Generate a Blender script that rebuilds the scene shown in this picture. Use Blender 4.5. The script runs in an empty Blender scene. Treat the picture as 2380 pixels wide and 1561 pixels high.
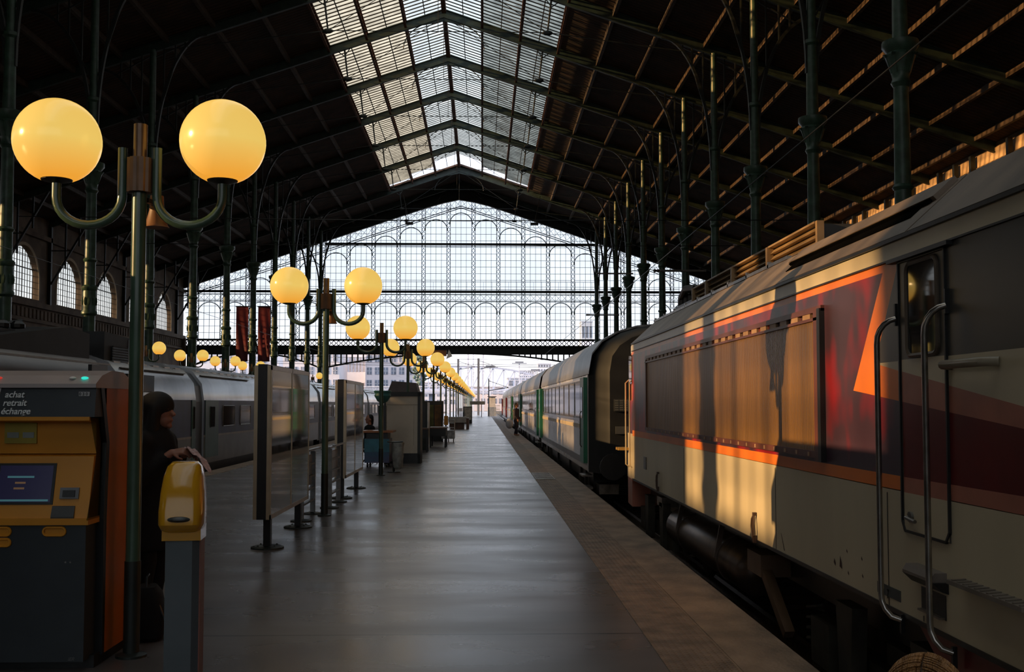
import bpy, bmesh, math, random
from mathutils import Vector, Matrix
random.seed(7)
S = bpy.context.scene
COL = S.collection
pi = math.pi
# ---------------------------------------------------------------- camera, sky, sun, exposure
F, VPX, VPY, PW, PH = 2500.0, 1121.0, 938.0, 2380.0, 1561.0
PITCH = math.radians(3.0)
YAW = math.atan((PW / 2 - VPX) / F * math.cos(PITCH))
cd = bpy.data.cameras.new('camera')
cam = bpy.data.objects.new('camera', cd)
COL.objects.link(cam)
cam.location = (0, 0, 1.65)
cam.rotation_euler = (pi / 2 + PITCH, 0, -YAW)
cd.sensor_fit = 'HORIZONTAL'
cd.sensor_width = 36.0
cd.lens = F / PW * 36.0
cd.shift_y = (VPY - F * math.tan(PITCH) - PH / 2) / PW
cd.clip_start = 0.1
cd.clip_end = 2000
S.camera = cam
w = bpy.data.worlds.new('evening_sky')
S.world = w
w.use_nodes = True
wn = w.node_tree
wn.nodes.clear()
wo = wn.nodes.new('ShaderNodeOutputWorld')
bg = wn.nodes.new('ShaderNodeBackground')
tc = wn.nodes.new('ShaderNodeTexCoord')
sp = wn.nodes.new('ShaderNodeSeparateXYZ')
cr = wn.nodes.new('ShaderNodeValToRGB')
cr.color_ramp.elements[0].position = 0.0
cr.color_ramp.elements[0].color = (0.90, 0.86, 0.90, 1)
cr.color_ramp.elements[1].position = 0.5
cr.color_ramp.elements[1].color = (0.66, 0.76, 0.93, 1)
e_ = cr.color_ramp.elements.new(0.12)
e_.color = (0.80, 0.85, 0.97, 1)
wn.links.new(tc.outputs['Generated'], sp.inputs[0])
wn.links.new(sp.outputs['Z'], cr.inputs[0])
wn.links.new(cr.outputs[0], bg.inputs[0])
bg.inputs[1].default_value = 2.0
wn.links.new(bg.outputs[0], wo.inputs[0])
DY, DZ = 0.178, 0.245                      # sun ray: metres of +Y and of -Z travelled per metre of +X
sd = bpy.data.lights.new('low_evening_sun', 'SUN')
sd.energy = 10.5
sd.color = (1.0, 0.62, 0.30)
sd.angle = math.radians(0.4)
sun = bpy.data.objects.new('low_evening_sun', sd)
COL.objects.link(sun)
sun.rotation_euler = Vector((1, DY, -DZ)).to_track_quat('-Z', 'Y').to_euler()
sun.location = (-60, -12, 24)
S.view_settings.view_transform = 'Standard'
S.view_settings.look = 'None'
S.view_settings.exposure = 0.0
S.view_settings.gamma = 1.0
S.view_settings.use_curve_mapping = False

# ---------------------------------------------------------------- helpers
class MB:
    """collects shapes and links them as one mesh object"""
    def __init__(s):
        s.v, s.f, s.m, s.mat = [], [], [], None
    def add(s, vs, fs, m=0):
        o = len(s.v)
        if s.mat is not None:
            vs = [s.mat @ Vector(p) for p in vs]
        s.v += [tuple(p) for p in vs]
        s.f += [tuple(o + i for i in f) for f in fs]
        s.m += [m] * len(fs)
        return s
    def box(s, x0, x1, y0, y1, z0, z1, m=0):
        vs = [(x, y, z) for x in (x0, x1) for y in (y0, y1) for z in (z0, z1)]
        return s.add(vs, [(0, 1, 3, 2), (4, 6, 7, 5), (0, 4, 5, 1), (2, 3, 7, 6), (0, 2, 6, 4), (1, 5, 7, 3)], m)
    def bar(s, p, q, w_, h_, m=0, up=(0, 0, 1)):
        p, q = Vector(p), Vector(q)
        d = (q - p).normalized()
        u = Vector(up)
        if abs(d.dot(u)) > 0.97:
            u = Vector((0, 1, 0))
        r = d.cross(u).normalized()
        u = r.cross(d)
        vs = [e + r * a * w_ / 2 + u * b * h_ / 2 for e in (p, q) for a, b in ((-1, -1), (1, -1), (1, 1), (-1, 1))]
        return s.add(vs, [(0, 3, 2, 1), (4, 5, 6, 7), (0, 1, 5, 4), (1, 2, 6, 5), (2, 3, 7, 6), (3, 0, 4, 7)], m)
    def tube(s, pts, r, n=10, m=0, cap=True, closed=False):
        pts = [Vector(p) for p in pts]
        k = len(pts)
        rs = r if isinstance(r, (list, tuple)) else [r] * k
        t0 = (pts[1] - pts[0]).normalized()
        a = Vector((0, 0, 1)) if abs(t0.z) < 0.9 else Vector((0, 1, 0))
        nrm = t0.cross(a).normalized()
        vs, fs = [], []
        for i, p in enumerate(pts):
            if closed:
                t = (pts[(i + 1) % k] - pts[i - 1]).normalized()
            else:
                t = (pts[min(i + 1, k - 1)] - pts[max(i - 1, 0)]).normalized()
            nrm = (nrm - t * nrm.dot(t)).normalized()
            b = t.cross(nrm)
            for j in range(n):
                an = 2 * pi * j / n
                vs.append(p + (nrm * math.cos(an) + b * math.sin(an)) * rs[i])
        for i in range(k if closed else k - 1):
            i2 = (i + 1) % k
            for j in range(n):
                j2 = (j + 1) % n
                fs.append((i * n + j, i * n + j2, i2 * n + j2, i2 * n + j))
        if cap and not closed:
            fs.append(tuple(range(n - 1, -1, -1)))
            fs.append(tuple((k - 1) * n + j for j in range(n)))
        return s.add(vs, fs, m)
    def lathe(s, prof, c=(0, 0, 0), n=16, m=0, axis='z'):
        vs, fs = [], []
        for r, z in prof:
            r = max(r, 1e-4)
            for j in range(n):
                a = 2 * pi * j / n
                x, y = r * math.cos(a), r * math.sin(a)
                if axis == 'z': vs.append((c[0] + x, c[1] + y, c[2] + z))
                elif axis == 'x': vs.append((c[0] + z, c[1] + x, c[2] + y))
                else: vs.append((c[0] + x, c[1] + z, c[2] + y))
        for i in range(len(prof) - 1):
            for j in range(n):
                j2 = (j + 1) % n
                fs.append((i * n + j, i * n + j2, (i + 1) * n + j2, (i + 1) * n + j))
        fs.append(tuple(range(n - 1, -1, -1)))
        fs.append(tuple((len(prof) - 1) * n + j for j in range(n)))
        return s.add(vs, fs, m)
    def prism(s, poly, axis, a, b, m=0):
        def P(u, v, t):
            return {'x': (t, u, v), 'y': (u, t, v), 'z': (u, v, t)}[axis]
        n = len(poly)
        vs = [P(u, v, a) for u, v in poly] + [P(u, v, b) for u, v in poly]
        fs = [tuple(range(n)), tuple(range(2 * n - 1, n - 1, -1))]
        fs += [(i, (i + 1) % n, n + (i + 1) % n, n + i) for i in range(n)]
        return s.add(vs, fs, m)
    def loft(s, secs, m=0, caps=True):
        n = len(secs[0])
        vs = [p for sec in secs for p in sec]
        fs = []
        for i in range(len(secs) - 1):
            for j in range(n):
                j2 = (j + 1) % n
                fs.append((i * n + j, i * n + j2, (i + 1) * n + j2, (i + 1) * n + j))
        if caps:
            fs.append(tuple(range(n - 1, -1, -1)))
            fs.append(tuple((len(secs) - 1) * n + j for j in range(n)))
        return s.add(vs, fs, m)
    def ball(s, c, r, n=16, k=10, m=0, cut=None):
        rx, ry, rz = (r, r, r) if not isinstance(r, (tuple, list)) else r
        prof = []
        a0 = -pi / 2 if cut is None else cut
        vs, fs = [], []
        for i in range(k + 1):
            a = a0 + (pi / 2 - a0) * i / k
            cr_ = max(math.cos(a), 1e-3)
            for j in range(n):
                b = 2 * pi * j / n
                vs.append((c[0] + rx * cr_ * math.cos(b), c[1] + ry * cr_ * math.sin(b), c[2] + rz * math.sin(a)))
        for i in range(k):
            for j in range(n):
                j2 = (j + 1) % n
                fs.append((i * n + j, i * n + j2, (i + 1) * n + j2, (i + 1) * n + j))
        fs.append(tuple(range(n - 1, -1, -1)))
        fs.append(tuple(k * n + j for j in range(n)))
        return s.add(vs, fs, m)
    def cap_(s, p, q, r1, r2, n=12, m=0):
        """tapered capsule between two joints"""
        s.ball(p, r1, n, 6, m)
        s.ball(q, r2, n, 6, m)
        return s.tube([p, q], [r1, r2], n, m)
    def build(s, name, mats, parent=None, smooth=False, **props):
        me = bpy.data.meshes.new(name)
        me.from_pydata(s.v, [], s.f)
        if not isinstance(mats, (list, tuple)):
            mats = [mats]
        for mm in mats:
            me.materials.append(mm)
        if len(mats) > 1:
            me.polygons.foreach_set('material_index', s.m)
        b = bmesh.new()
        b.from_mesh(me)
        bmesh.ops.recalc_face_normals(b, faces=b.faces)
        b.to_mesh(me)
        b.free()
        if smooth:
            me.polygons.foreach_set('use_smooth', [True] * len(me.polygons))
            try:
                me.set_sharp_from_angle(angle=math.radians(40))
            except Exception:
                pass
        o = bpy.data.objects.new(name, me)
        COL.objects.link(o)
        if parent is not None:
            o.parent = parent
        for k_, v_ in props.items():
            o[k_] = v_
        return o

def tag(o, label=None, category=None, group=None, kind=None):
    if label: o['label'] = label
    if category: o['category'] = category
    if group: o['group'] = group
    if kind: o['kind'] = kind
    return o

def thing(name, label, category, loc=(0, 0, 0), rz=0, group=None):
    o = bpy.data.objects.new(name, None)
    o.empty_display_size = 0.1
    COL.objects.link(o)
    o.location = loc
    o.rotation_euler = (0, 0, rz)
    return tag(o, label, category, group)

def dup(o, loc=None, rz=None, label=None, parent=None, top=True):
    kids = [c for c in o.children]
    c = o.copy()
    COL.objects.link(c)
    c.parent = parent
    if top:
        if loc is not None: c.location = loc
        if rz is not None: c.rotation_euler = (0, 0, rz)
        if label: c['label'] = label
    for k in kids:
        dup(k, parent=c, top=False)
    return c

ORD = ['first', 'second', 'third', 'fourth', 'fifth', 'sixth', 'seventh', 'eighth', 'ninth', 'tenth', 'eleventh',
       'twelfth', 'thirteenth', 'fourteenth', 'fifteenth', 'sixteenth', 'seventeenth', 'eighteenth', 'nineteenth',
       'twentieth', 'twenty-first', 'twenty-second', 'twenty-third', 'twenty-fourth', 'twenty-fifth', 'twenty-sixth', 'twenty-seventh']

MATS = {}
def M(name, col, rough=0.5, metal=0.0, var=0.15, scale=4.0, bump=0.0, stretch=(1, 1, 1), bscale=None, col2=None,
      spec=0.5, emit=None, estr=1.0, coat=0.0, lo=0.35, hi=0.65, detail=4):
    if name in MATS:
        return MATS[name]
    m = bpy.data.materials.new(name)
    m.use_nodes = True
    t = m.node_tree
    b = t.nodes['Principled BSDF']
    b.inputs['Roughness'].default_value = rough
    b.inputs['Metallic'].default_value = metal
    b.inputs['Specular IOR Level'].default_value = spec
    if coat:
        b.inputs['Coat Weight'].default_value = coat
        b.inputs['Coat Roughness'].default_value = 0.08
    c = t.nodes.new('ShaderNodeTexCoord')
    mp = t.nodes.new('ShaderNodeMapping')
    mp.inputs['Scale'].default_value = stretch
    t.links.new(c.outputs['Object'], mp.inputs[0])
    nz = t.nodes.new('ShaderNodeTexNoise')
    nz.inputs['Scale'].default_value = scale
    nz.inputs['Detail'].default_value = detail
    t.links.new(mp.outputs[0], nz.inputs[0])
    rp = t.nodes.new('ShaderNodeValToRGB')
    rp.color_ramp.elements[0].position = lo
    rp.color_ramp.elements[1].position = hi
    c1 = [x * (1 - var) for x in col]
    c2 = col2 if col2 else [min(x * (1 + var), 1) for x in col]
    rp.color_ramp.elements[0].color = (*c1, 1)
    rp.color_ramp.elements[1].color = (*c2, 1)
    t.links.new(nz.outputs[0], rp.inputs[0])
    t.links.new(rp.outputs[0], b.inputs['Base Color'])
    if bump:
        n2 = t.nodes.new('ShaderNodeTexNoise')
        n2.inputs['Scale'].default_value = bscale or scale * 3
        n2.inputs['Detail'].default_value = 3
        t.links.new(mp.outputs[0], n2.inputs[0])
        bm_ = t.nodes.new('ShaderNodeBump')
        bm_.inputs['Strength'].default_value = bump
        bm_.inputs['Distance'].default_value = 0.02
        t.links.new(n2.outputs[0], bm_.inputs['Height'])
        t.links.new(bm_.outputs[0], b.inputs['Normal'])
    if emit:
        b.inputs['Emission Color'].default_value = (*emit, 1)
        b.inputs['Emission Strength'].default_value = estr
    MATS[name] = m
    return m

def stripes(m, axis, period, depth=0.4, dark=None, duty=0.5, size=0.03):
    """procedural ribs / joints across one object axis; bump plus an optional dark groove colour"""
    t = m.node_tree
    b = t.nodes['Principled BSDF']
    c = t.nodes.new('ShaderNodeTexCoord')
    s_ = t.nodes.new('ShaderNodeSeparateXYZ')
    t.links.new(c.outputs['Object'], s_.inputs[0])
    def mth(op, a, bb=None):
        n = t.nodes.new('ShaderNodeMath')
        n.operation = op
        if isinstance(a, (int, float)): n.inputs[0].default_value = a
        else: t.links.new(a, n.inputs[0])
        if bb is not None:
            if isinstance(bb, (int, float)): n.inputs[1].default_value = bb
            else: t.links.new(bb, n.inputs[1])
        return n.outputs[0]
    v = mth('DIVIDE', s_.outputs[axis], period)
    fr = mth('FRACT', v)
    groove = mth('LESS_THAN', fr, duty)
    if depth:
        tri = mth('ABSOLUTE', mth('SUBTRACT', fr, 0.5))
        bm_ = t.nodes.new('ShaderNodeBump')
        bm_.inputs['Strength'].default_value = depth
        bm_.inputs['Distance'].default_value = size
        t.links.new(tri, bm_.inputs['Height'])
        if b.inputs['Normal'].links:
            t.links.new(b.inputs['Normal'].links[0].from_socket, bm_.inputs['Normal'])
        t.links.new(bm_.outputs[0], b.inputs['Normal'])
    if dark:
        mx = t.nodes.new('ShaderNodeMix')
        mx.data_type = 'RGBA'
        src = b.inputs['Base Color'].links[0].from_socket
        t.links.new(groove, mx.inputs[0])
        t.links.new(src, mx.inputs[6])
        mx.inputs[7].default_value = (*dark, 1)
        t.links.new(mx.outputs[2], b.inputs['Base Color'])
    return m

def pane(name, col, dirt=0.25, scale=0.7, gloss=0.04, stretch=(1, 1, 1)):
    m = bpy.data.materials.new(name)
    m.use_nodes = True
    t = m.node_tree
    t.nodes.clear()
    o = t.nodes.new('ShaderNodeOutputMaterial')
    tr = t.nodes.new('ShaderNodeBsdfTransparent')
    gl = t.nodes.new('ShaderNodeBsdfGlossy')
    gl.inputs['Roughness'].default_value = 0.15
    gl.inputs['Color'].default_value = (0.8, 0.8, 0.8, 1)
    mx = t.nodes.new('ShaderNodeMixShader')
    mx.inputs[0].default_value = gloss
    c = t.nodes.new('ShaderNodeTexCoord')
    mp = t.nodes.new('ShaderNodeMapping')
    mp.inputs['Scale'].default_value = stretch
    n = t.nodes.new('ShaderNodeTexNoise')
    n.inputs['Scale'].default_value = scale
    r = t.nodes.new('ShaderNodeValToRGB')
    r.color_ramp.elements[0].position = 0.35
    r.color_ramp.elements[1].position = 0.65
    r.color_ramp.elements[0].color = (*[x * (1 - dirt) for x in col], 1)
    r.color_ramp.elements[1].color = (*col, 1)
    t.links.new(c.outputs['Object'], mp.inputs[0])
    t.links.new(mp.outputs[0], n.inputs[0])
    t.links.new(n.outputs[0], r.inputs[0])
    t.links.new(r.outputs[0], tr.inputs[0])
    t.links.new(tr.outputs[0], mx.inputs[1])
    t.links.new(gl.outputs[0], mx.inputs[2])
    t.links.new(mx.outputs[0], o.inputs[0])
    return m

def text_mesh(name, body, size, mat, parent, loc, rot, shear=0.0, ext=0.001, align='LEFT'):
    cu = bpy.data.curves.new(name, 'FONT')
    cu.body = body
    cu.size = size
    cu.shear = shear
    cu.extrude = ext
    cu.offset = size * 0.012
    cu.align_x = align
    tmp = bpy.data.objects.new(name + '_curve', cu)
    COL.objects.link(tmp)
    dg = bpy.context.evaluated_depsgraph_get()
    me = bpy.data.meshes.new_from_object(tmp.evaluated_get(dg))
    bpy.data.objects.remove(tmp)
    me.materials.clear()
    me.materials.append(mat)
    o = bpy.data.objects.new(name, me)
    COL.objects.link(o)
    o.location = loc
    o.rotation_euler = rot
    o.parent = parent
    return o

# ---------------------------------------------------------------- materials
iron = M('green_iron', (0.034, 0.070, 0.048), 0.38, 0.0, 0.35, 3)
irond = M('dark_iron', (0.010, 0.014, 0.012), 0.5, 0.0, 0.4, 3)
rafter_m = M('rafter_green', (0.015, 0.030, 0.023), 0.55, 0, 0.35, 2)
mull_m = M('mullion_green', (0.035, 0.11, 0.095), 0.5, 0, 0.3, 2)
rust = M('rusty_iron', (0.12, 0.045, 0.022), 0.7, 0, 0.5, 5)
purlin_m = M('purlin_paint', (0.072, 0.052, 0.038), 0.6, 0, 0.3, 3)
deck_m = stripes(M('roof_boards', (0.058, 0.038, 0.026), 0.85, 0, 0.5, 0.8, col2=(0.085, 0.044, 0.028)), 1, 0.42, 0.9, (0.012, 0.008, 0.006), 0.28, 0.06)
glass_c = pane('skylight_glass', (0.88, 0.88, 0.83), 0.15, 0.5)
glass_w = pane('skylight_tan_glass', (0.86, 0.78, 0.64), 0.20, 0.9)
glass_g = pane('skylight_grey_glass', (0.56, 0.565, 0.52), 0.3, 0.8)
glass_f = pane('facade_glass', (0.82, 0.84, 0.84), 0.05, 0.15)
glass_a = pane('arched_window_glass', (0.80, 0.80, 0.76), 0.1, 0.5)
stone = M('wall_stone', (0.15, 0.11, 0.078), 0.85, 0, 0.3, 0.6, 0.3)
stonel = M('arch_stone', (0.50, 0.40, 0.28), 0.8, 0, 0.2, 1.0)
back_m = M('hall_wall', (0.06, 0.05, 0.04), 0.9, 0, 0.3, 0.4)
ballast = M('ballast', (0.030, 0.026, 0.022), 0.95, 0, 0.6, 9, 0.8)
steel = M('rail_steel', (0.25, 0.22, 0.19), 0.35, 0.9, 0.3, 8)
black = M('black_paint', (0.008, 0.008, 0.009), 0.4, 0, 0.3, 6)
chrome = M('worn_steel', (0.22, 0.21, 0.20), 0.32, 0.85, 0.3, 9)
alum = M('aluminium', (0.42, 0.39, 0.35), 0.35, 0.8, 0.15, 6)

# platform floor: polished asphalt with long drag marks
def floor_material(name, c1, c2, rough, jx=None):
    m = M(name, c1, rough, 0, 0.0, 0.8, 0.022, (0.8, 1.3, 1), 2.0, c2)
    t = m.node_tree
    b = t.nodes['Principled BSDF']
    c = t.nodes.new('ShaderNodeTexCoord')
    mp = t.nodes.new('ShaderNodeMapping')
    mp.inputs['Scale'].default_value = (0.35, 0.9, 1)
    n = t.nodes.new('ShaderNodeTexNoise')
    n.inputs['Scale'].default_value = 1.3
    n.inputs['Detail'].default_value = 6
    r = t.nodes.new('ShaderNodeMapRange')
    r.inputs['From Min'].default_value = 0.3
    r.inputs['From Max'].default_value = 0.7
    r.inputs['To Min'].default_value = rough - 0.05
    r.inputs['To Max'].default_value = rough + 0.09
    t.links.new(c.outputs['Object'], mp.inputs[0])
    t.links.new(mp.outputs[0], n.inputs[0])
    t.links.new(n.outputs[0], r.inputs[0])
    t.links.new(r.outputs[0], b.inputs['Roughness'])
    return m
plat_m = floor_material('polished_asphalt', (0.090, 0.078, 0.074), (0.140, 0.120, 0.112), 0.27)
stripes(plat_m, 1, 7.8, 0, (0.012, 0.011, 0.011), 0.0035)
edge_m = M('platform_edge_stone', (0.21, 0.14, 0.09), 0.6, 0, 0.35, 3, 0.3, (1, 0.7, 1), 25)
tact_m = M('tactile_paving', (0.19, 0.125, 0.08), 0.6, 0, 0.35, 5)
def studs(m, pitch):
    t = m.node_tree
    b = t.nodes['Principled BSDF']
    c = t.nodes.new('ShaderNodeTexCoord')
    vo = t.nodes.new('ShaderNodeTexVoronoi')
    vo.inputs['Scale'].default_value = 1.0 / pitch
    vo.inputs['Randomness'].default_value = 0.0
    t.links.new(c.outputs['Object'], vo.inputs['Vector'])
    r = t.nodes.new('ShaderNodeMapRange')
    r.inputs['From Min'].default_value = 0.45
    r.inputs['From Max'].default_value = 0.25
    t.links.new(vo.outputs['Distance'], r.inputs[0])
    bm_ = t.nodes.new('ShaderNodeBump')
    bm_.inputs['Strength'].default_value = 1.0
    bm_.inputs['Distance'].default_value = 0.008
    t.links.new(r.outputs[0], bm_.inputs['Height'])
    t.links.new(bm_.outputs[0], b.inputs['Normal'])
studs(tact_m, 0.045)

def struct(o):
    o['kind'] = 'structure'
    return o

# ---------------------------------------------------------------- hall: levels and grid
BAY, Y0C = 9.93, 36.4
RX, RZ, SL = -2.8, 30.0, 0.34           # ridge position, deck height at ridge, roof slope
XR, XL = 14.5, -20.4                    # column rows
WL, WR = -38.5, 32.3                    # side walls
YB, YG = -32.0, 139.3                   # back wall, glazed end wall
CY_ = [Y0C + BAY * k for k in range(11)]  # 36.4 .. 135.7
def deck(x): return RZ - SL * abs(x - RX)

# ground and tracks
struct(MB().box(-200, 200, -40, 700, -1.5, -1.15).build('floor', ballast))
def track(xc, y0, y1, lab):
    t = thing('railway_track', lab, 'track', (xc, 0, 0))
    for s_ in (-0.75, 0.75):
        MB().box(s_ - 0.035, s_ + 0.035, y0, y1, -0.67, -0.55).box(s_ - 0.07, s_ + 0.07, y0, y1, -0.70, -0.67).build('rail', steel, t)
    b = MB()
    y = y0
    while y < y1:
        b.box(-1.25, 1.25, y, y + 0.26, -0.86, -0.70)
        y += 0.6
    b.build('sleepers', M('sleeper', (0.035, 0.028, 0.022), 0.9), t, kind='stuff')
    MB().box(-1.9, 1.9, y0, y1, -1.15, -0.80).build('ballast_bed', ballast, t)
track(3.73, -5, 230, 'track under the red and cream locomotive and the coaches behind it')
track(-8.4, 5, 230, 'track under the silver and blue train on the left')

def platform(name, x0, x1, y0, y1, m):
    return struct(MB().box(x0, x1, y0, y1, -0.14, 0.0).box(x0 + 0.08, x1 - 0.08, y0, y1, -1.15, -0.14).build(name, m))
platform('floor_platform', -6.25, 1.16, -12, 236, plat_m)
platform('floor_platform_far_left', -18.0, -10.15, -12, 236, plat_m)
platform('floor_platform_right', 5.9, 12.4, -12, 236, plat_m)
struct(MB().box(1.16, 1.60, -12, 236, -0.14, 0.004).build('trim_1', tact_m))
struct(MB().box(1.60, 1.612, -12, 236, -0.14, 0.0).box(1.612, 2.08, -12, 236, -0.14, 0.004).box(1.612, 2.0, -12, 236, -1.15, -0.14).build('trim_2', edge_m))
struct(MB().box(-6.70, -6.25, -12, 236, -0.14, 0.004).box(-6.62, -6.25, -12, 236, -1.15, -0.14).build('trim_3', edge_m))
t = thing('drain_grate', 'small ribbed metal grating set across the studded strip', 'grate', (1.38, 24.6, 0.004))
g_ = MB()
for k in range(9):
    g_.box(-0.2, 0.2, -1.1 + k * 0.26, -1.0 + k * 0.26, 0, 0.012)
g_.build('bars', steel, t)
MB().box(-0.21, -0.2, -1.15, 1.2, 0, 0.012).box(0.2, 0.21, -1.15, 1.2, 0, 0.012).build('frame', steel, t)

# roof deck (opaque parts) and skylight strip
SKY0, SKY1, SKW = -25.0, 126.7, 8.2
def slope_slab(b, xa, xb, ya, yb, th, m=0, dz=0.0):
    za, zb = deck(xa) + dz, deck(xb) + dz
    b.prism([(xa, za), (xb, zb), (xb, zb + th), (xa, za + th)], 'y', ya, yb, m)
b = MB()
slope_slab(b, WL - 0.6, RX - SKW, YB, YG + 0.6, 0.2)
slope_slab(b, RX + SKW, WR + 0.6, YB, YG + 0.6, 0.2)
for a_, c_ in ((RX - SKW, RX), (RX, RX + SKW)):
    slope_slab(b, a_, c_, SKY1, YG + 0.6, 0.2)
    slope_slab(b, a_, c_, YB, SKY0, 0.2)
ceiling = struct(b.build('ceiling', deck_m))
sky = struct(MB().box(RX - 0.16, RX + 0.16, SKY0, SKY1, RZ - 0.30, RZ + 0.12).build('window_skylight', rust))
cols3 = [(-8.2, -5.5, glass_w), (-5.5, -2.75, glass_w), (-2.75, 0, glass_c), (0, 2.75, glass_c), (2.75, 5.5, glass_g), (5.5, 8.2, glass_g)]
for xa, xb, gm in cols3:
    b = MB()
    slope_slab(b, RX + xa, RX + xb, SKY0, 121.0 if abs(xa + xb) < 3 else (123.6 if abs(xa + xb) < 9 else 125.6), 0.012, dz=0.1)
    b.build('glass_strip', gm, sky)
# slats between the trusses, one mesh per bay and panel row of the near bays
slat_m = M('skylight_slat', (0.030, 0.024, 0.016), 0.6, 0, 0.4, 3)
for k in range(-2, 10):
    ya = Y0C + BAY * (k - 1)
    b = MB()
    for i in range(15):
        y = ya + 0.45 + i * 0.64
        if y > 126.3: continue
        for xa, xb, gm in cols3:
            lim = 120.9 if abs(xa + xb) < 3 else (123.6 if abs(xa + xb) < 9 else 125.4)
            if y > lim: continue
            slope_slab(b, RX + xa + 0.05, RX + xb - 0.05, y, y + 0.11, 0.05, dz=0.02)
    for xa, xb, gm in cols3:                                    # mid glazing bar
        slope_slab(b, RX + (xa + xb) / 2 - 0.03, RX + (xa + xb) / 2 + 0.03, ya, min(ya + BAY, SKY1), 0.05, dz=0.04)
    b.build('slats', slat_m, sky)
# longitudinal lattice girders of the skylight
for off in (-8.2, -5.5, -2.75, 2.75, 5.5, 8.2):
    b = MB()
    x = RX + off
    z = deck(x)
    d = 0.42
    b.box(x - 0.09, x + 0.09, SKY0, SKY1, z - 0.03, z + 0.06)
    b.box(x - 0.09, x + 0.09, SKY0, SKY1, z - d - 0.05, z - d)
    y = 20.0
    while y < SKY1 - 0.6:
        b.bar((x, y, z - 0.02), (x, y + 0.62, z - d), 0.05, 0.05)
        b.bar((x, y + 0.62, z - d), (x, y + 1.24, z - 0.02), 0.05, 0.05)
        y += 1.24
    b.build('lattice_girder', rust, sky)
# purlins under the boarded roof
for s_ in (-1, 1):
    off = SKW + 2.85
    while off < 36:
        x = RX + s_ * off
        if WL < x < WR:
            z = deck(x)
            MB().box(x - 0.11, x + 0.11, YB, YG, z - 0.34, z - 0.002).build('purlin', purlin_m, ceiling)
        off += 2.85

# trusses: rafter pair with tie rod, queen posts and ridge arc
def truss_mesh():
    parts = []
    b = MB()
    for s_ in (-1, 1):
        xe = (WL if s_ < 0 else WR)
        n = abs(xe - RX)
        for dz, hh, ww in ((-0.04, 0.06, 0.26), (-0.62, 0.06, 0.26), (-0.33, 0.54, 0.10)):
            b.bar((0, 0, RZ + dz), (s_ * n, 0, RZ + dz - SL * n), ww, hh)
        b.bar((s_ * 0.0, 0, RZ - 0.75), (s_ * 1.5, 0, RZ - 1.05), 0.12, 0.3)
    parts.append(('rafters', b, rafter_m))
    for s_ in (-1, 1):
        b = MB()
        xq = s_ * 7.1
        zq = RZ - SL * 7.1 - 0.6
        b.tube([(xq, 0, zq), (xq - s_ * 0.25, 0, zq - 2.1)], [0.07, 0.05], 8)
        b.bar((xq + s_ * 0.45, 0, zq - 0.18), (xq, 0, zq - 0.5), 0.05, 0.06)
        b.bar((xq - s_ * 0.45, 0, zq + 0.16), (xq, 0, zq - 0.5), 0.05, 0.06)
        b.ball((xq - s_ * 0.25, 0, zq - 2.15), (0.34, 0.12, 0.17), 10, 6)
        parts.append(('queen_post', b, irond))
    b = MB()
    zt = RZ - SL * 7.1 - 2.72
    b.tube([(-6.85, 0, zt), (6.85, 0, zt)], 0.028, 6)
    for s_ in (-1, 1):
        b.tube([(s_ * 6.85, 0, zt), (s_ * 0.3, 0, RZ - 0.75)], 0.022, 6)
        b.tube([(s_ * 6.85, 0, zt), (s_ * 16.9, 0, RZ - SL * 16.9 - 0.7)], 0.028, 6)
    b.tube([(0, 0, RZ - 0.7), (0, 0, zt)], 0.018, 5)
    parts.append(('tie_rods', b, irond))
    b = MB()
    for s_ in (-1, 1):
        pts = []
        for i in range(11):
            a = pi / 2 * i / 10
            pts.append((s_ * (2.9 * math.sin(a)), 0, RZ - 0.85 - 2.1 * (1 - math.cos(a))))
        b.tube(pts, 0.035, 6)
    parts.append(('ridge_arc', b, irond))
    return parts
def make_truss(y, lab):
    t = thing('roof_truss', lab, 'roof truss', (RX, y, 0), 0, 'green roof trusses spanning the hall')
    for n_, b, m in truss_mesh():
        b.build(n_, m, t)
    return t
tr0 = make_truss(Y0C + BAY * 9 + 1.6, 'green roof truss at the far end of the skylight, just before the glazed end wall')
NT = 12
for i in range(1, NT):
    k = 9 - i
    lab = 'green roof truss across the hall, %s nearer than the one ending the skylight' % ORD[i - 1].replace('first', 'one step')
    if i > 1: lab = 'green roof truss across the hall, the %s one this side of the skylight end' % ORD[i - 1]
    dup(tr0, (RX, Y0C + BAY * k, 0), 0, lab)
end_t = make_truss(135.7, 'dark roof truss right in front of the glazed end wall')

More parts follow.
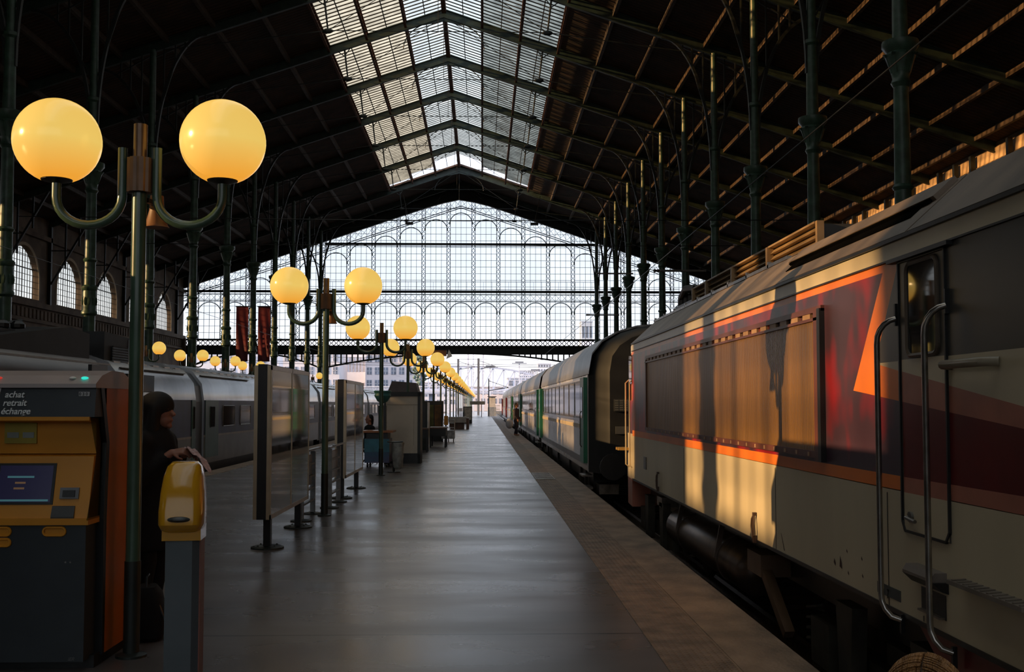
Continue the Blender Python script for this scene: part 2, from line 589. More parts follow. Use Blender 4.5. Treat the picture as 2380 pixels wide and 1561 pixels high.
# ---------------------------------------------------------------- columns
def column_proto(x, side):
    """side = -1 left row, +1 right row; origin on the ground"""
    t = thing('iron_column', 'x', 'column', (x, 0, 0), 0, 'iron columns of the left row' if side < 0 else 'iron columns of the right row')
    ztop = deck(x) - 0.5
    MB().lathe([(0.55, -1.15), (0.55, 0.4), (0.42, 0.5), (0.42, 0.9), (0.33, 1.0)], n=16).build('base', irond, t, True)
    MB().lathe([(0.30, 1.0), (0.30, 6.3), (0.25, 12.9)], n=16).build('shaft', iron, t, True)
    b = MB()                                                       # ornamental ring, then capital
    b.lathe([(0.31, 6.2), (0.40, 6.3), (0.40, 6.4), (0.33, 6.5), (0.35, 7.4), (0.33, 7.5), (0.41, 7.6), (0.41, 7.7), (0.30, 7.8)], n=16)
    for i in range(10):
        a = 2 * pi * i / 10
        b.ball((0.34 * math.cos(a), 0.34 * math.sin(a), 6.95), (0.07, 0.07, 0.22), 6, 4)
    b.lathe([(0.30, 9.0), (0.36, 9.1), (0.30, 9.2)], n=16)
    b.build('ring_band', iron, t, True)
    b = MB()
    b.lathe([(0.26, 12.6), (0.34, 12.75), (0.28, 12.9), (0.32, 13.1), (0.52, 13.7), (0.46, 13.8), (0.62, 14.0), (0.62, 14.2), (0.30, 14.3)], n=16)
    for i in range(8):
        a = 2 * pi * i / 8
        b.tube([(0.30 * math.cos(a), 0.30 * math.sin(a), 13.1), (0.50 * math.cos(a), 0.50 * math.sin(a), 13.75), (0.58 * math.cos(a), 0.58 * math.sin(a), 13.68)], [0.05, 0.05, 0.07], 6)
    b.build('capital', iron, t, True)
    MB().lathe([(0.27, 14.2), (0.24, 17.4), (0.34, 17.5), (0.34, 17.65), (0.21, 17.7), (0.20, ztop)], n=12).build('upper_post', iron, t, True)
    for s_ in (-1, 1):                                             # curved spandrel bracket each way
        b = MB()
        pts = []
        span = 3.1
        zr = lambda dx: deck(x + dx) - 0.62
        h0 = 16.2
        for i in range(15):
            a = pi / 2 * i / 14
            dx = 0.2 + span * (1 - math.cos(a))
            z = h0 + (zr(s_ * (0.2 + span)) - h0) * math.sin(a)
            pts.append((s_ * dx, 0, z))
        for i in range(14):
            b.bar(pts[i], pts[i + 1], 0.16, 0.20, up=(0, 1, 0))
        for i in (5, 8, 10):
            b.bar(pts[i], (pts[i][0], 0, zr(pts[i][0])), 0.09, 0.09)
        b.bar((s_ * 0.2, 0, h0 + 2.6), pts[8], 0.07, 0.07)
        b.bar((s_ * 0.2, 0, zr(0) - 0.3), pts[11], 0.07, 0.07)
        b.build('bracket', irond, t)
    return t
right_names = ['nearest', 'second nearest', 'third nearest', 'fourth nearest', 'fifth nearest', 'sixth nearest', 'seventh nearest',
               'eighth nearest', 'ninth nearest', 'second farthest', 'farthest']
c0 = column_proto(XR, 1)
for k, y in enumerate(CY_):
    lab = 'green iron column of the right-hand row above the locomotive, %s one in view' % right_names[k]
    if k == 0:
        c0.location = (XR, y, 0); c0['label'] = lab
    else:
        dup(c0, (XR, y, 0), 0, lab)
left_names = ['far left at the photo edge', 'seen between the two big globes of the nearest lamp at the left edge side', 'just right of the nearest lamp pole',
              'left of the red banners, third before them', 'left of the red banners, next to the left banner', 'standing between the two red banners',
              'just right of the red banners', 'second to the right of the red banners', 'third to the right of the red banners', 'farthest of the row against the glazed wall']
c1 = column_proto(XL, -1)
ls = [46.3 + BAY * k for k in range(10)]
for k, y in enumerate(ls):
    lab = 'green iron column of the left row, ' + left_names[k]
    if k == 0:
        c1.location = (XL, y, 0); c1['label'] = lab
    else:
        dup(c1, (XL, y, 0), 0, lab)
for k, y in enumerate((36.4, 26.5, 16.5, 6.6, -3.3)):
    dup(c1, (XL, y, 0), 0, 'green iron column of the left row outside the photo, its shadow falls across the hall')
for k, y in enumerate((26.5, 16.5)):
    dup(c0, (XR, y, 0), 0, 'green iron column of the right row outside the photo, nearer than the others')

# ---------------------------------------------------------------- side walls with arched windows
def arched_wall(xo, xi, name, nm_first):
    b = MB()
    ya = CY_[0] - 6 * BAY
    rad, sill, spring, top = 2.95, 10.6, 12.05, deck(xi) + 0.1
    ytop = ya
    while ytop + BAY < YG:
        y0, y1 = ytop, ytop + BAY
        c = (y0 + y1) / 2
        b.box(xo, xi, y0, c - rad, -1.15, top)
        b.box(xo, xi, c + rad, y1, -1.15, top)
        b.box(xo, xi, c - rad, c + rad, -1.15, sill)
        poly = [(c - rad, top), (c - rad, spring)]
        for i in range(1, 20):
            a = pi - pi * i / 20
            poly.append((c + rad * math.cos(a), spring + rad * math.sin(a)))
        poly += [(c + rad, spring), (c + rad, top)]
        b.prism(poly, 'x', xo, xi)
        ytop += BAY
    b.box(xo, xi, ytop, YG, -1.15, top).box(xo, xi + 0.55, YG - 1.1, YG - 0.5, -1.15, 10.0)
    return b.build(name, stone), ya
wl, ya_ = arched_wall(WL - 0.5, WL, 'wall_left', 0)
struct(wl)
# raised voussoir rings and the sill cornice
cen = []
y = ya_
while y + BAY < YG:
    cen.append(y + BAY / 2 + 0.0)
    y += BAY
n_w = 0
for c in cen:
    b = MB()
    pts_o, pts_i = [], []
    for i in range(21):
        a = pi * i / 20
        pts_o.append((c + 3.2 * math.cos(a), 12.05 + 3.2 * math.sin(a)))
        pts_i.append((c + 2.95 * math.cos(a), 12.05 + 2.95 * math.sin(a)))
    b.prism(pts_o + [(c - 3.2, 10.6)] + [(c - 2.95, 10.6)] + pts_i[::-1] + [(c + 2.95, 10.6), (c + 3.2, 10.6)], 'x', WL, WL + 0.05)
    b.build('arch_trim', stonel, wl)
    fr = MB()
    for i in range(-5, 6):
        y_ = c + i * 0.53
        hh = math.sqrt(max(2.95 ** 2 - (y_ - c) ** 2, 0))
        th = 0.05 if abs(i) == 1 else 0.018
        fr.box(WL - 0.42, WL - 0.37, y_ - th, y_ + th, 10.6, 12.05 + hh)
    for j in range(9):
        z = 10.6 + j * 0.52
        hw = 2.95 if z < 12.05 else math.sqrt(max(2.95 ** 2 - (z - 12.05) ** 2, 0.0))
        th = 0.045 if j == 5 else 0.018
        fr.box(WL - 0.42, WL - 0.37, c - hw, c + hw, z - th, z + th)
    n_w += 1
    f = fr.build('window_%d' % n_w, irond)
    struct(f)
    g = MB()
    poly = [(c - 2.94, 10.6)] + [(c + 2.94 * math.cos(pi - pi * i / 20), 12.05 + 2.94 * math.sin(pi - pi * i / 20)) for i in range(21)] + [(c + 2.94, 10.6)]
    g.prism(poly, 'x', WL - 0.40, WL - 0.395)
    g.build('pane', glass_a, f)
for k in range(5, 11):
    yk = CY_[0] + BAY * k
    b = MB().box(WL, WL + 0.3, yk - 0.15, yk + 0.15, 9.9, deck(WL) - 0.4)
    b.bar((WL + 0.3, yk, 12.2), (WL + 3.9, yk, deck(WL + 3.9) - 0.6), 0.16, 0.2, up=(0, 1, 0))
    b.bar((WL + 1.5, yk, 13.6), (WL + 1.5, yk, deck(WL + 1.5) - 0.5), 0.14, 0.14)
    b.bar((WL + 2.7, yk, 15.6), (WL + 2.7, yk, deck(WL + 2.7) - 0.5), 0.14, 0.14)
    b.bar((WL + 0.3, yk, 15.2), (WL + 2.0, yk, 15.2), 0.10, 0.10)
    b.build('wall_bracket', irond, wl)
MB().box(WL, WL + 0.35, YB, YG, 9.9, 10.35).box(WL, WL + 0.22, YB, YG, 8.6, 8.8).box(WL, WL + 0.3, YB, YG, 15.9, 16.3).build('cornice', stone, wl)
b = MB()
y = 60.0
while y < YG:
    b.box(WL, WL + 0.12, y, y + 0.45, 8.95, 9.75)
    y += 0.8
b.build('cornice_panels', stone, wl)
struct(MB().box(WL - 1.3, WL, YB, cen[0] - BAY / 2, -1.15, deck(WL) + 0.1).build('wall_left_rear', back_m))
# right wall with the pale frieze that catches the low sun
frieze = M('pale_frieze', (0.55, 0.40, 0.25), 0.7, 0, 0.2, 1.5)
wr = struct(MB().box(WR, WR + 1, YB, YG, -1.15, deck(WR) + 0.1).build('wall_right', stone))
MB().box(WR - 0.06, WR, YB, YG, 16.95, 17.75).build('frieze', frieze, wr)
MB().box(WR - 0.35, WR, YB, YG, 15.9, 16.2).box(WR - 0.15, WR, YB, YG, 16.85, 16.95).build('cornice', stone, wr)
b = MB()
for k in range(0, 11):
    for j in range(1, 4):
        yy = Y0C - BAY + BAY * k + j * BAY / 4
        b.box(WR - 0.5, WR - 0.2, yy - 0.15, yy + 0.15, 15.4, deck(WR) - 0.3)
b.build('eave_posts', irond, wr)
b = MB()
HX0, HX1, HZ0, HZ1 = -26.0, 20.0, 5.5, 21.0
b.box(WL, HX0, YB - 0.5, YB, -1.15, deck(WL)).box(HX1, WR, YB - 0.5, YB, -1.15, deck(WR)).box(HX0, HX1, YB - 0.5, YB, -1.15, HZ0)
b.prism([(WL, deck(WL)), (HX0, deck(WL)), (HX0, HZ1), (HX1, HZ1), (HX1, deck(WR)), (WR, deck(WR)), (RX, RZ + 0.1)], 'y', YB - 0.5, YB)
wb = struct(b.build('wall_back', back_m))
b = MB()
for k in range(24):
    x = HX0 + (HX1 - HX0) * k / 23
    b.box(x - 0.1, x + 0.1, YB - 0.4, YB - 0.1, HZ0, HZ1)
for k in range(9):
    z = HZ0 + (HZ1 - HZ0) * k / 8
    b.box(HX0, HX1, YB - 0.4, YB - 0.1, z - 0.08, z + 0.08)
wrr = struct(b.build('window_rear', irond))
MB().box(HX0, HX1, YB - 0.27, YB - 0.25, HZ0, HZ1).build('pane', glass_a, wrr)

# ---------------------------------------------------------------- glazed end wall
gw = struct(MB().box(WL, WR, YG - 0.12, YG + 0.12, 16.02, 16.32).build('window_facade', irond))
arch_top = lambda x: deck(x) - 1.35 - 0.35 * math.exp(-((x - RX) / 2.2) ** 2)
# dark fascia between the last truss and the glass
b = MB()
for i in range(36):
    xa = WL + (WR - WL) * i / 36.0
    xb = WL + (WR - WL) * (i + 1) / 36.0
    b.prism([(xa, arch_top(xa)), (xb, arch_top(xb)), (xb, deck(xb) + 0.05), (xa, deck(xa) + 0.05)], 'y', YG - 0.3, YG + 0.3)
b.build('fascia', irond, gw)
PIT = 3.24
mulls = [-1.18 + PIT * k for k in range(-12, 12)]
mulls = [m_ for m_ in mulls if WL + 0.5 < m_ < WR - 0.3]
GB = 10.0                                                          # foot of the glazing, top of the girder
for mx_ in mulls:
    zt = arch_top(mx_)
    b = MB()
    for s_ in (-0.23, 0.23):
        b.box(mx_ + s_ - 0.035, mx_ + s_ + 0.035, YG - 0.1, YG + 0.1, GB, zt)
    z, fl = GB, 1
    while z < zt - 0.3:
        b.bar((mx_ - 0.23 * fl, YG, z), (mx_ + 0.23 * fl, YG, min(z + 0.55, zt)), 0.05, 0.05, up=(0, 1, 0))
        b.bar((mx_ + 0.23 * fl, YG, z), (mx_ - 0.23 * fl, YG, min(z + 0.55, zt)), 0.05, 0.05, up=(0, 1, 0))
        z += 0.55
    b.build('lattice_mullion', mull_m, gw)
edges = [WL] + mulls + [WR]
for i in range(len(edges) - 1):
    xa, xb = edges[i] + 0.23, edges[i + 1] - 0.23
    if xb - xa < 0.5: continue
    b = MB()
    n = 4 if xb - xa > 2 else 2
    for k in range(1, n):
        x = xa + (xb - xa) * k / n
        b.box(x - 0.022, x + 0.022, YG - 0.03, YG + 0.03, GB, arch_top(x))
    z = GB + 0.8
    while z < 29:
        if abs(z - 16.1) > 0.5:
            za, zb = arch_top(xa), arch_top(xb)
            x0, x1 = xa, xb
            if z < max(za, zb):
                if z > za: x0 = xa + (xb - xa) * (z - za) / (zb - za)
                if z > zb: x1 = xa + (xb - xa) * (za - z) / (za - zb)
                b.box(x0, x1, YG - 0.03, YG + 0.03, z - 0.022, z + 0.022)
        z += 0.86
    b.build('glazing_bars', mull_m, gw)
    # round heads under the frieze and under the roof line
    b = MB()
    c, r = (xa + xb) / 2, (xb - xa) / 2 + 0.1
    zl = min(arch_top(xa), arch_top(xb)) - 1.45
    for zc in ([14.75 - r] if zl < 17.5 else [14.75 - r, zl - r]):
        pts = [(c + r * math.cos(pi * k / 14), YG, zc + r * math.sin(pi * k / 14)) for k in range(15)]
        b.tube(pts, 0.055, 6)
    b.build('round_head', mull_m, gw)
# lattice friezes
b = MB()
b.box(WL, WR, YG - 0.06, YG + 0.06, 15.75, 15.85).box(WL, WR, YG - 0.06, YG + 0.06, 14.85, 14.95)
x = WL + 0.2
while x < WR - 0.9:
    b.bar((x, YG, 14.9), (x + 0.81, YG, 15.8), 0.035, 0.035, up=(0, 1, 0))
    b.bar((x, YG, 15.8), (x + 0.81, YG, 14.9), 0.035, 0.035, up=(0, 1, 0))
    x += 0.81
b.build('lattice_frieze', mull_m, gw)
b = MB()
for s_ in (-1, 1):
    xe = WL if s_ < 0 else WR
    for dz in (-1.25, -1.0):
        b.bar((RX, YG, arch_top(RX) + dz + 0.1), (xe, YG, arch_top(xe) + dz), 0.08, 0.09)
    n = int(abs(xe - RX) / 0.81)
    for i in range(n):
        x0_, x1_ = RX + s_ * 0.81 * i, RX + s_ * 0.81 * (i + 1)
        b.bar((x0_, YG, arch_top(x0_) - 1.0), (x1_, YG, arch_top(x1_) - 0.05), 0.035, 0.035, up=(0, 1, 0))
        b.bar((x1_, YG, arch_top(x1_) - 1.0), (x0_, YG, arch_top(x0_) - 0.05), 0.035, 0.035, up=(0, 1, 0))
b.build('roofline_frieze', mull_m, gw)
MB().box(XL, XR + 0.6, YG - 0.25, YG + 0.15, 22.25, 22.5).build('transom', irond, gw)
b = MB()
b.box(XL, XR, YG - 0.7, YG - 0.66, 17.35, 17.4)
x = XL
while x < XR:
    b.box(x, x + 0.03, YG - 0.7, YG - 0.66, 16.3, 17.4)
    x += 1.08
b.build('walkway_rail', irond, gw)
b = MB()
b.prism([(WL, GB)] + [(WR, GB)] + [(x_, arch_top(x_)) for x_ in (WR, 20, 10, 2, RX, -8, -16, -28, WL)], 'y', YG + 0.04, YG + 0.05)
b.build('pane', glass_f, gw)

# arched girder carrying the glazed wall, with pierced frieze
gd = thing('arched_girder', 'dark arched iron girder with pierced frieze spanning the tracks under the glazed wall', 'girder', (0, YG, 0))
WL0, WR0 = WL, WR
WL, WR = WL + 0.4, WR - 0.4
b = MB()
b.box(WL, WR, -0.45, 0.45, 9.85, 10.0)
b.box(WL, WR, -0.3, 0.3, 8.95, 9.05)
b.build('flanges', irond, gd)
b = MB()
x = WL + 0.35
while x < WR - 0.3:
    pts = [(x + 0.23 * math.cos(2 * pi * k / 10), -0.3, 9.45 + 0.27 * math.sin(2 * pi * k / 10)) for k in range(10)]
    b.tube(pts, 0.055, 5, closed=True)
    b.box(x - 0.055, x + 0.055, -0.33, -0.27, 9.05, 9.22)
    b.box(x - 0.055, x + 0.055, -0.33, -0.27, 9.68, 9.85)
    b.box(x + 0.20, x + 0.42, -0.33, -0.27, 9.40, 9.50)
    x += 0.62
b.box(WL, WR, -0.33, -0.27, 9.05, 9.16).box(WL, WR, -0.33, -0.27, 9.75, 9.85)
b.build('pierced_frieze', irond, gd)
def span_web(xa, xb, name):
    c, hw = (xa + xb) / 2, (xb - xa) / 2
    zc = lambda x: 8.15 - 1.95 * ((x - c) / hw) ** 2              # soffit of the arch
    zw = lambda x: 8.15 if abs(x - c) < hw * 0.42 else 8.12       # foot of the solid plate
    b = MB()
    n = 40
    for i in range(n):
        x0_, x1_ = xa + (xb - xa) * i / n, xa + (xb - xa) * (i + 1) / n
        low0, low1 = min(8.15, max(zc(x0_), 8.0)), min(8.15, max(zc(x1_), 8.0))
        b.prism([(x0_, low0), (x1_, low1), (x1_, 9.0), (x0_, 9.0)], 'y', -0.06, 0.06)
        b.bar((x0_, 0, zc(x0_)), (x1_, 0, zc(x1_)), 0.5, 0.2)
    b.build('web_plate', irond, gd)
    x = xa + 0.4
    while x < xb - 0.2:
        if zc(x) < 7.85:
            MB().box(x - 0.09, x + 0.09, -0.05, 0.05, zc(x), 8.1).build('spandrel_bar', irond, gd)
        x += 0.72
span_web(XL - 0.4, XR + 0.6, 'nave')
span_web(WL, XL - 0.4, 'left')
span_web(XR + 0.6, WR, 'right')
for x in (WL + 0.6, XL - 0.4, XR + 0.6, WR - 0.6):
    MB().box(x - 0.4, x + 0.4, -0.4, 0.4, -1.15, 9.0).build('pier', irond, gd)

WL, WR = WL0, WR0
# hall lanterns hanging near the end wall (two small dark floodlights)
for x, lab in ((-8.6, 'small dark floodlight hanging left of the ridge before the glazed wall'), (6.1, 'small dark floodlight hanging right of the ridge before the glazed wall')):
    t = thing('floodlight', lab, 'floodlight', (x, 125.6, 22.8))
    s_ = -1 if x < 0 else 1
    MB().box(-0.45, 0.45, -0.25, 0.25, -0.16, 0.12).build('housing', black, t)
    MB().bar((0, 0, 0.1), (s_ * 0.7, 0, 3.3), 0.06, 0.06).build('hanger', black, t)

# ---------------------------------------------------------------- platform lamps
lamp_green = M('lamp_green', (0.045, 0.085, 0.055), 0.28, 0.0, 0.15, 6, coat=0.3)
lamp_brown = M('lamp_bronze_green', (0.15, 0.085, 0.050), 0.30, 0.35, 0.2, 6)
def globe_mat():
    m = bpy.data.materials.new('lit_globe')
    m.use_nodes = True
    t = m.node_tree
    b = t.nodes['Principled BSDF']
    b.inputs['Roughness'].default_value = 0.18
    b.inputs['Base Color'].default_value = (0.30, 0.22, 0.10, 1)
    c = t.nodes.new('ShaderNodeTexCoord')
    s_ = t.nodes.new('ShaderNodeSeparateXYZ')
    r = t.nodes.new('ShaderNodeValToRGB')
    r.color_ramp.elements[0].position = 0.02
    r.color_ramp.elements[0].color = (0.92, 0.38, 0.035, 1)
    r.color_ramp.elements[1].position = 0.45
    r.color_ramp.elements[1].color = (0.86, 0.58, 0.13, 1)
    e = r.color_ramp.elements.new(1.0)
    e.color = (0.84, 0.52, 0.105, 1)
    t.links.new(c.outputs['Generated'], s_.inputs[0])
    t.links.new(s_.outputs['Z'], r.inputs[0])
    t.links.new(r.outputs[0], b.inputs['Emission Color'])
    b.inputs['Emission Strength'].default_value = 0.92
    return m
globe_m = globe_mat()
def lamp_proto(lod, extra=0.0):
    t = thing('platform_lamp', 'x', 'lamp')
    n = 20 if lod else 10
    e = extra
    MB().lathe([(0.10, 0), (0.10, 0.015), (0.052, 0.03), (0.052, 0.62)], n=n).build('base', irond, t, True)
    MB().lathe([(0.047, 0.6), (0.047, 3.08 + e)], n=n).build('pole', lamp_green, t, True)
    b = MB()                                                      # fluted hub with vertical tubes around
    b.lathe([(0.045, 3.1 + e), (0.045, 3.52 + e)], n=n)
    b.build('finial', lamp_brown, t, True)
    b = MB()
    for i in range(8):
        a = 2 * pi * i / 8 + pi / 8
        b.lathe([(0.038, 3.06 + e), (0.038, 3.29 + e)], (0.048 * math.cos(a), 0.048 * math.sin(a), 0), 8)
    b.build('hub', lamp_brown, t)
    for s_ in (-1, 1):
        b = MB()
        pts = [(s_ * 0.115, 0, 3.36 + e), (s_ * 0.115, 0, 3.10 + e)]
        m_ = 14 if lod else 8
        for i in range(m_ + 1):
            a = pi * i / m_
            pts.append((s_ * (0.3325 - 0.2175 * math.cos(a)), 0, 3.03 + e - 0.19 * math.sin(a)))
        pts.append((s_ * 0.55, 0, 3.14 + e))
        b.tube(pts, 0.031, n // 2 + 2)
        arm = b.build('arm', lamp_green, t, True)
        MB().lathe([(0.03, 3.12 + e), (0.10, 3.14 + e), (0.105, 3.165 + e), (0.05, 3.18 + e)], (s_ * 0.55, 0, 0), n).build('globe_seat', black, arm, True)
        MB().ball((s_ * 0.55, 0, 3.405 + e), 0.283, 36 if lod else 16, 22 if lod else 10, cut=-1.15).build('globe', globe_m, t, True)
    return t
LY = [7.2 + 8.86 * k for k in range(27)]
lamp_hi, lamp_lo = lamp_proto(True), lamp_proto(False)
special = {0: 'nearest double-globe lamp, tall green pole beside the ticket machine',
           1: 'second double-globe lamp from the camera, between the two glazed notice boards',
           2: 'third double-globe lamp, its green pole in front of the blue vendor cart',
           3: 'fourth double-globe lamp, its pole rising behind the pale poster panel'}
fi = True
for k, y in enumerate(LY):
    lab = special.get(k, 'yellow double-globe lamp in the receding row, %s from the camera' % ORD[k])
    if k < 5:
        if k == 0:
            lamp_hi.location = (-2.295, y, 0); o = lamp_hi
        else:
            o = dup(lamp_hi, (-2.33, y, 0), 0)
    else:
        if fi:
            lamp_lo.location = (-2.33, y, 0); o = lamp_lo; fi = False
        else:
            o = dup(lamp_lo, (-2.33, y, 0), 0)
    o['label'] = lab
    o['group'] = 'double-globe lamps along the platform'
far_l = lamp_proto(False, 0.58)
for i, (x, y, lab) in enumerate(((-14.15, 45.6, 'double-globe lamp on the far left platform, leftmost, over the silver train roof'),
                      (-14.1, 52.5, 'double-globe lamp on the far left platform, second from the left'),
                      (-14.1, 59.4, 'double-globe lamp on the far left platform, below the left red banner'),
                      (-14.2, 66.6, 'double-globe lamp on the far left platform, at the foot of the red banners'),
                      (-14.2, 90.5, 'smallest double-globe lamp of the far left platform, right of the first notice board'))):
    o = far_l if i == 0 else dup(far_l)
    o.location = (x, y, 0)
    o['label'] = lab
    o['group'] = 'double-globe lamps on the far left platform'
# loudspeaker behind the hub of the first and second lamp
spk = M('loudspeaker_brown', (0.16, 0.070, 0.03), 0.5, 0, 0.2, 5)
t = thing('loudspeaker', 'orange-brown loudspeaker horn mounted behind the nearest lamp pole', 'loudspeaker', (-2.245, 7.42, 2.88))
MB().lathe([(0.045, 0.20), (0.05, 0.10), (0.075, 0.0), (0.088, -0.02)], n=14).build('horn', spk, t, True)
MB().bar((0, 0, 0.14), (-0.02, -0.16, 0.14), 0.03, 0.03).build('bracket', black, t)
t = dup(t, (-2.28, 16.28, 2.88), 0, 'loudspeaker horn mounted behind the second lamp pole')
t = thing('loudspeaker', 'boxy dark loudspeaker with pale edge on the lamp row under the girder', 'loudspeaker', (-2.05, 42.9, 3.55))
MB().box(0.05, 0.62, -0.2, 0.2, 0.0, 0.22).build('case', spk, t)
MB().prism([(0.62, -0.1), (0.85, 0.0), (0.72, 0.25)], 'y', -0.2, 0.2).build('horn', alum, t)

# ---------------------------------------------------------------- ticket machine
yel = M('machine_yellow', (0.62, 0.25, 0.015), 0.42, 0, 0.06, 3)
orng = M('machine_orange', (0.52, 0.135, 0.008), 0.45, 0, 0.08, 3)
slate = M('machine_slate', (0.025, 0.031, 0.037), 0.45, 0, 0.1, 6)
topw = M('machine_grey_white', (0.42, 0.36, 0.35), 0.4, 0, 0.06, 4)
white = M('lettering_white', (0.85, 0.87, 0.87), 0.5, 0, 0.03, 5)
tm = thing('ticket_machine', 'orange and yellow ticket machine with slate front at the left edge', 'ticket machine', (-2.42, 6.8, 0))
X0, X1 = -0.95, 0.0
MB().box(X0, X1 - 0.01, 0.10, 0.66, 0, 0.08).build('plinth', black, tm)
MB().prism([(0.22, 0.06), (0.66, 0.06), (0.66, 1.76), (0.13, 1.76), (0.24, 1.40), (0.20, 0.9)], 'x', X0, X1).build('side_shell', orng, tm)
MB().prism([(0.20, 0.06), (0.235, 0.06), (0.235, 0.92), (0.265, 1.4), (0.15, 1.75), (0.09, 1.75), (0.21, 1.40), (0.18, 0.92)], 'x', X0 - 0.002, X1 + 0.006).build('edge_band', black, tm)
MB().box(X0 + 0.02, X1 - 0.04, 0.0, 0.21, 0.06, 0.90).build('lower_front', slate, tm)
MB().box(X0 + 0.02, X1 - 0.02, -0.02, 0.21, 0.90, 0.94).prism([(0.0, 0.93), (0.21, 0.93), (0.21, 1.34), (0.09, 1.32)], 'x', X0 + 0.02, X1 - 0.03).build('console', yel, tm)
MB().prism([(0.13, 1.335), (0.21, 1.33), (0.21, 1.56), (0.02, 1.56), (0.02, 1.546), (0.12, 1.53)], 'x', X0 + 0.02, X1 - 0.03).build('upper_recess', yel, tm)
MB().prism([(0.0, 1.568), (0.21, 1.568), (0.21, 1.75), (0.02, 1.75)], 'x', X0 + 0.01, X1 + 0.0).build('header_panel', slate, tm)
MB().box(X0 + 0.02, X1 - 0.03, -0.005, 0.03, 1.545, 1.569).build('header_ledge', yel, tm)
pr = [(-0.01, 1.75), (-0.01, 1.775), (0.10, 1.83), (0.28, 1.865), (0.50, 1.86), (0.63, 1.82), (0.67, 1.75)]
MB().prism(pr, 'x', X0, X1 + 0.008).build('top_cover', topw, tm)
mk = M('green_indicator', (0.05, 0.5, 0.4), 0.4, 0, 0, 1, emit=(0.03, 0.75, 0.60), estr=0.9)
MB().ball((-0.085, 0.055, 1.812), (0.022, 0.03, 0.010), 10, 6).build('indicator_light', mk, tm, label='green lit indicator')
MB().ball((-0.16, 0.055, 1.812), (0.020, 0.03, 0.010), 10, 6).build('indicator_light', M('white_indicator', (0.8, 0.8, 0.78), 0.3), tm, label='white indicator')
MB().ball((-0.62, 0.055, 1.812), (0.020, 0.03, 0.010), 10, 6).build('indicator_light', M('red_indicator', (0.4, 0.05, 0.04), 0.3, emit=(0.8, 0.06, 0.04), estr=0.5), tm, label='red indicator')
scr = MB()
tilt = math.atan(0.09 / 0.39)
def conpt(x, h, off):    # point on the tilted console face, h up the slope, off outward
    return (x, 0.0 + h * math.sin(tilt) - off * math.cos(tilt), 0.93 + h * math.cos(tilt) + off * math.sin(tilt))
def conbox(b, xa, xb, ha, hb, o0, o1, m=0):
    vs = [conpt(x, h, o) for x in (xa, xb) for h in (ha, hb) for o in (o0, o1)]
    b.add(vs, [(0, 1, 3, 2), (4, 6, 7, 5), (0, 4, 5, 1), (2, 3, 7, 6), (0, 2, 6, 4), (1, 5, 7, 3)], m)
conbox(scr, -0.62, -0.255, 0.095, 0.355, -0.01, 0.006)
frm = scr.build('screen_bezel', black, tm)
s1 = MB(); conbox(s1, -0.60, -0.272, 0.11, 0.34, 0.004, 0.0075)
s1.build('screen', M('screen_navy', (0.02, 0.02, 0.05), 0.25, 0, 0.05, 2, emit=(0.007, 0.006, 0.020), estr=0.6), frm)
s2 = MB(); conbox(s2, -0.55, -0.385, 0.262, 0.274, 0.0075, 0.009); conbox(s2, -0.60, -0.285, 0.115, 0.127, 0.0075, 0.009)
s2.build('screen_bars', M('screen_teal', (0.05, 0.12, 0.14), 0.4, emit=(0.05, 0.15, 0.17), estr=0.5), frm)
s3 = MB(); conbox(s3, -0.50, -0.435, 0.225, 0.237, 0.0075, 0.009); conbox(s3, -0.505, -0.44, 0.19, 0.202, 0.0075, 0.009)
s3.build('screen_buttons', M('screen_amber', (0.2, 0.12, 0.07), 0.4, emit=(0.12, 0.065, 0.03), estr=0.5), frm)
cdr = MB(); conbox(cdr, -0.215, -0.098, 0.13, 0.20, 0.0, 0.012)
cdo = cdr.build('card_reader', M('reader_grey', (0.16, 0.16, 0.17), 0.4), tm)
cd2 = MB(); conbox(cd2, -0.195, -0.12, 0.142, 0.182, 0.012, 0.020); cd2.build('card_slot', black, cdo)
MB().prism([(-0.012, 0.95), (0.012, 1.012), (0.03, 1.02), (0.075, 0.93), (-0.01, 0.93)], 'x', -0.255, -0.115).build('keypad_tray', M('tray_grey', (0.07, 0.07, 0.07), 0.4), tm)
for xa, xb, za, zb in ((-0.30, -0.165, 0.835, 0.885), (-0.68, -0.50, 0.835, 0.885), (-0.68, -0.50, 0.77, 0.815)):
    b = MB()
    cx_, cz_ = (xa + xb) / 2, (za + zb) / 2
    hw, hh = (xb - xa) / 2, (zb - za) / 2
    pts = [(cx_ + (hw - hh) * (1 if math.cos(a) > 0 else -1) + hh * math.cos(a), -0.006, cz_ + hh * math.sin(a)) for a in [2 * pi * (i + 0.5) / 16 for i in range(16)]]
    b.tube(pts, 0.008, 6, closed=True)
    b.box(xa + 0.01, xb - 0.01, -0.002, 0.01, za, zb)
    b.build('ticket_slot', yel, tm)
sg = MB().box(-0.60, -0.40, 0.108, 0.13, 1.40, 1.53).build('instruction_sign', M('sign_yellow', (0.34, 0.26, 0.03), 0.5), tm)
MB().box(-0.582, -0.51, 0.104, 0.108, 1.435, 1.47).box(-0.485, -0.415, 0.104, 0.108, 1.435, 1.47).build('sign_panels', M('sign_paper', (0.26, 0.28, 0.26), 0.5), sg)
MB().prism([(-0.03, 0.93), (0.2, 0.93), (0.2, 1.57), (0.0, 1.57), (0.12, 1.33), (0.05, 1.1)], 'x', -0.027, -0.019).build('privacy_glass', pane('privacy_pane', (0.6, 0.62, 0.5), 0.1), tm)
zrow = (1.690, 1.638, 1.586)
for i, (wd, x_) in enumerate((('achat', -0.583), ('retrait', -0.592), ('échange', -0.602))):
    text_mesh('lettering', wd, 0.056, white, tm, (x_ + 0.022, 0.015 - 0.005 * i - 0.006, zrow[i]), (pi / 2 - 0.12 * 0, 0, 0), 0.25, 0.004)
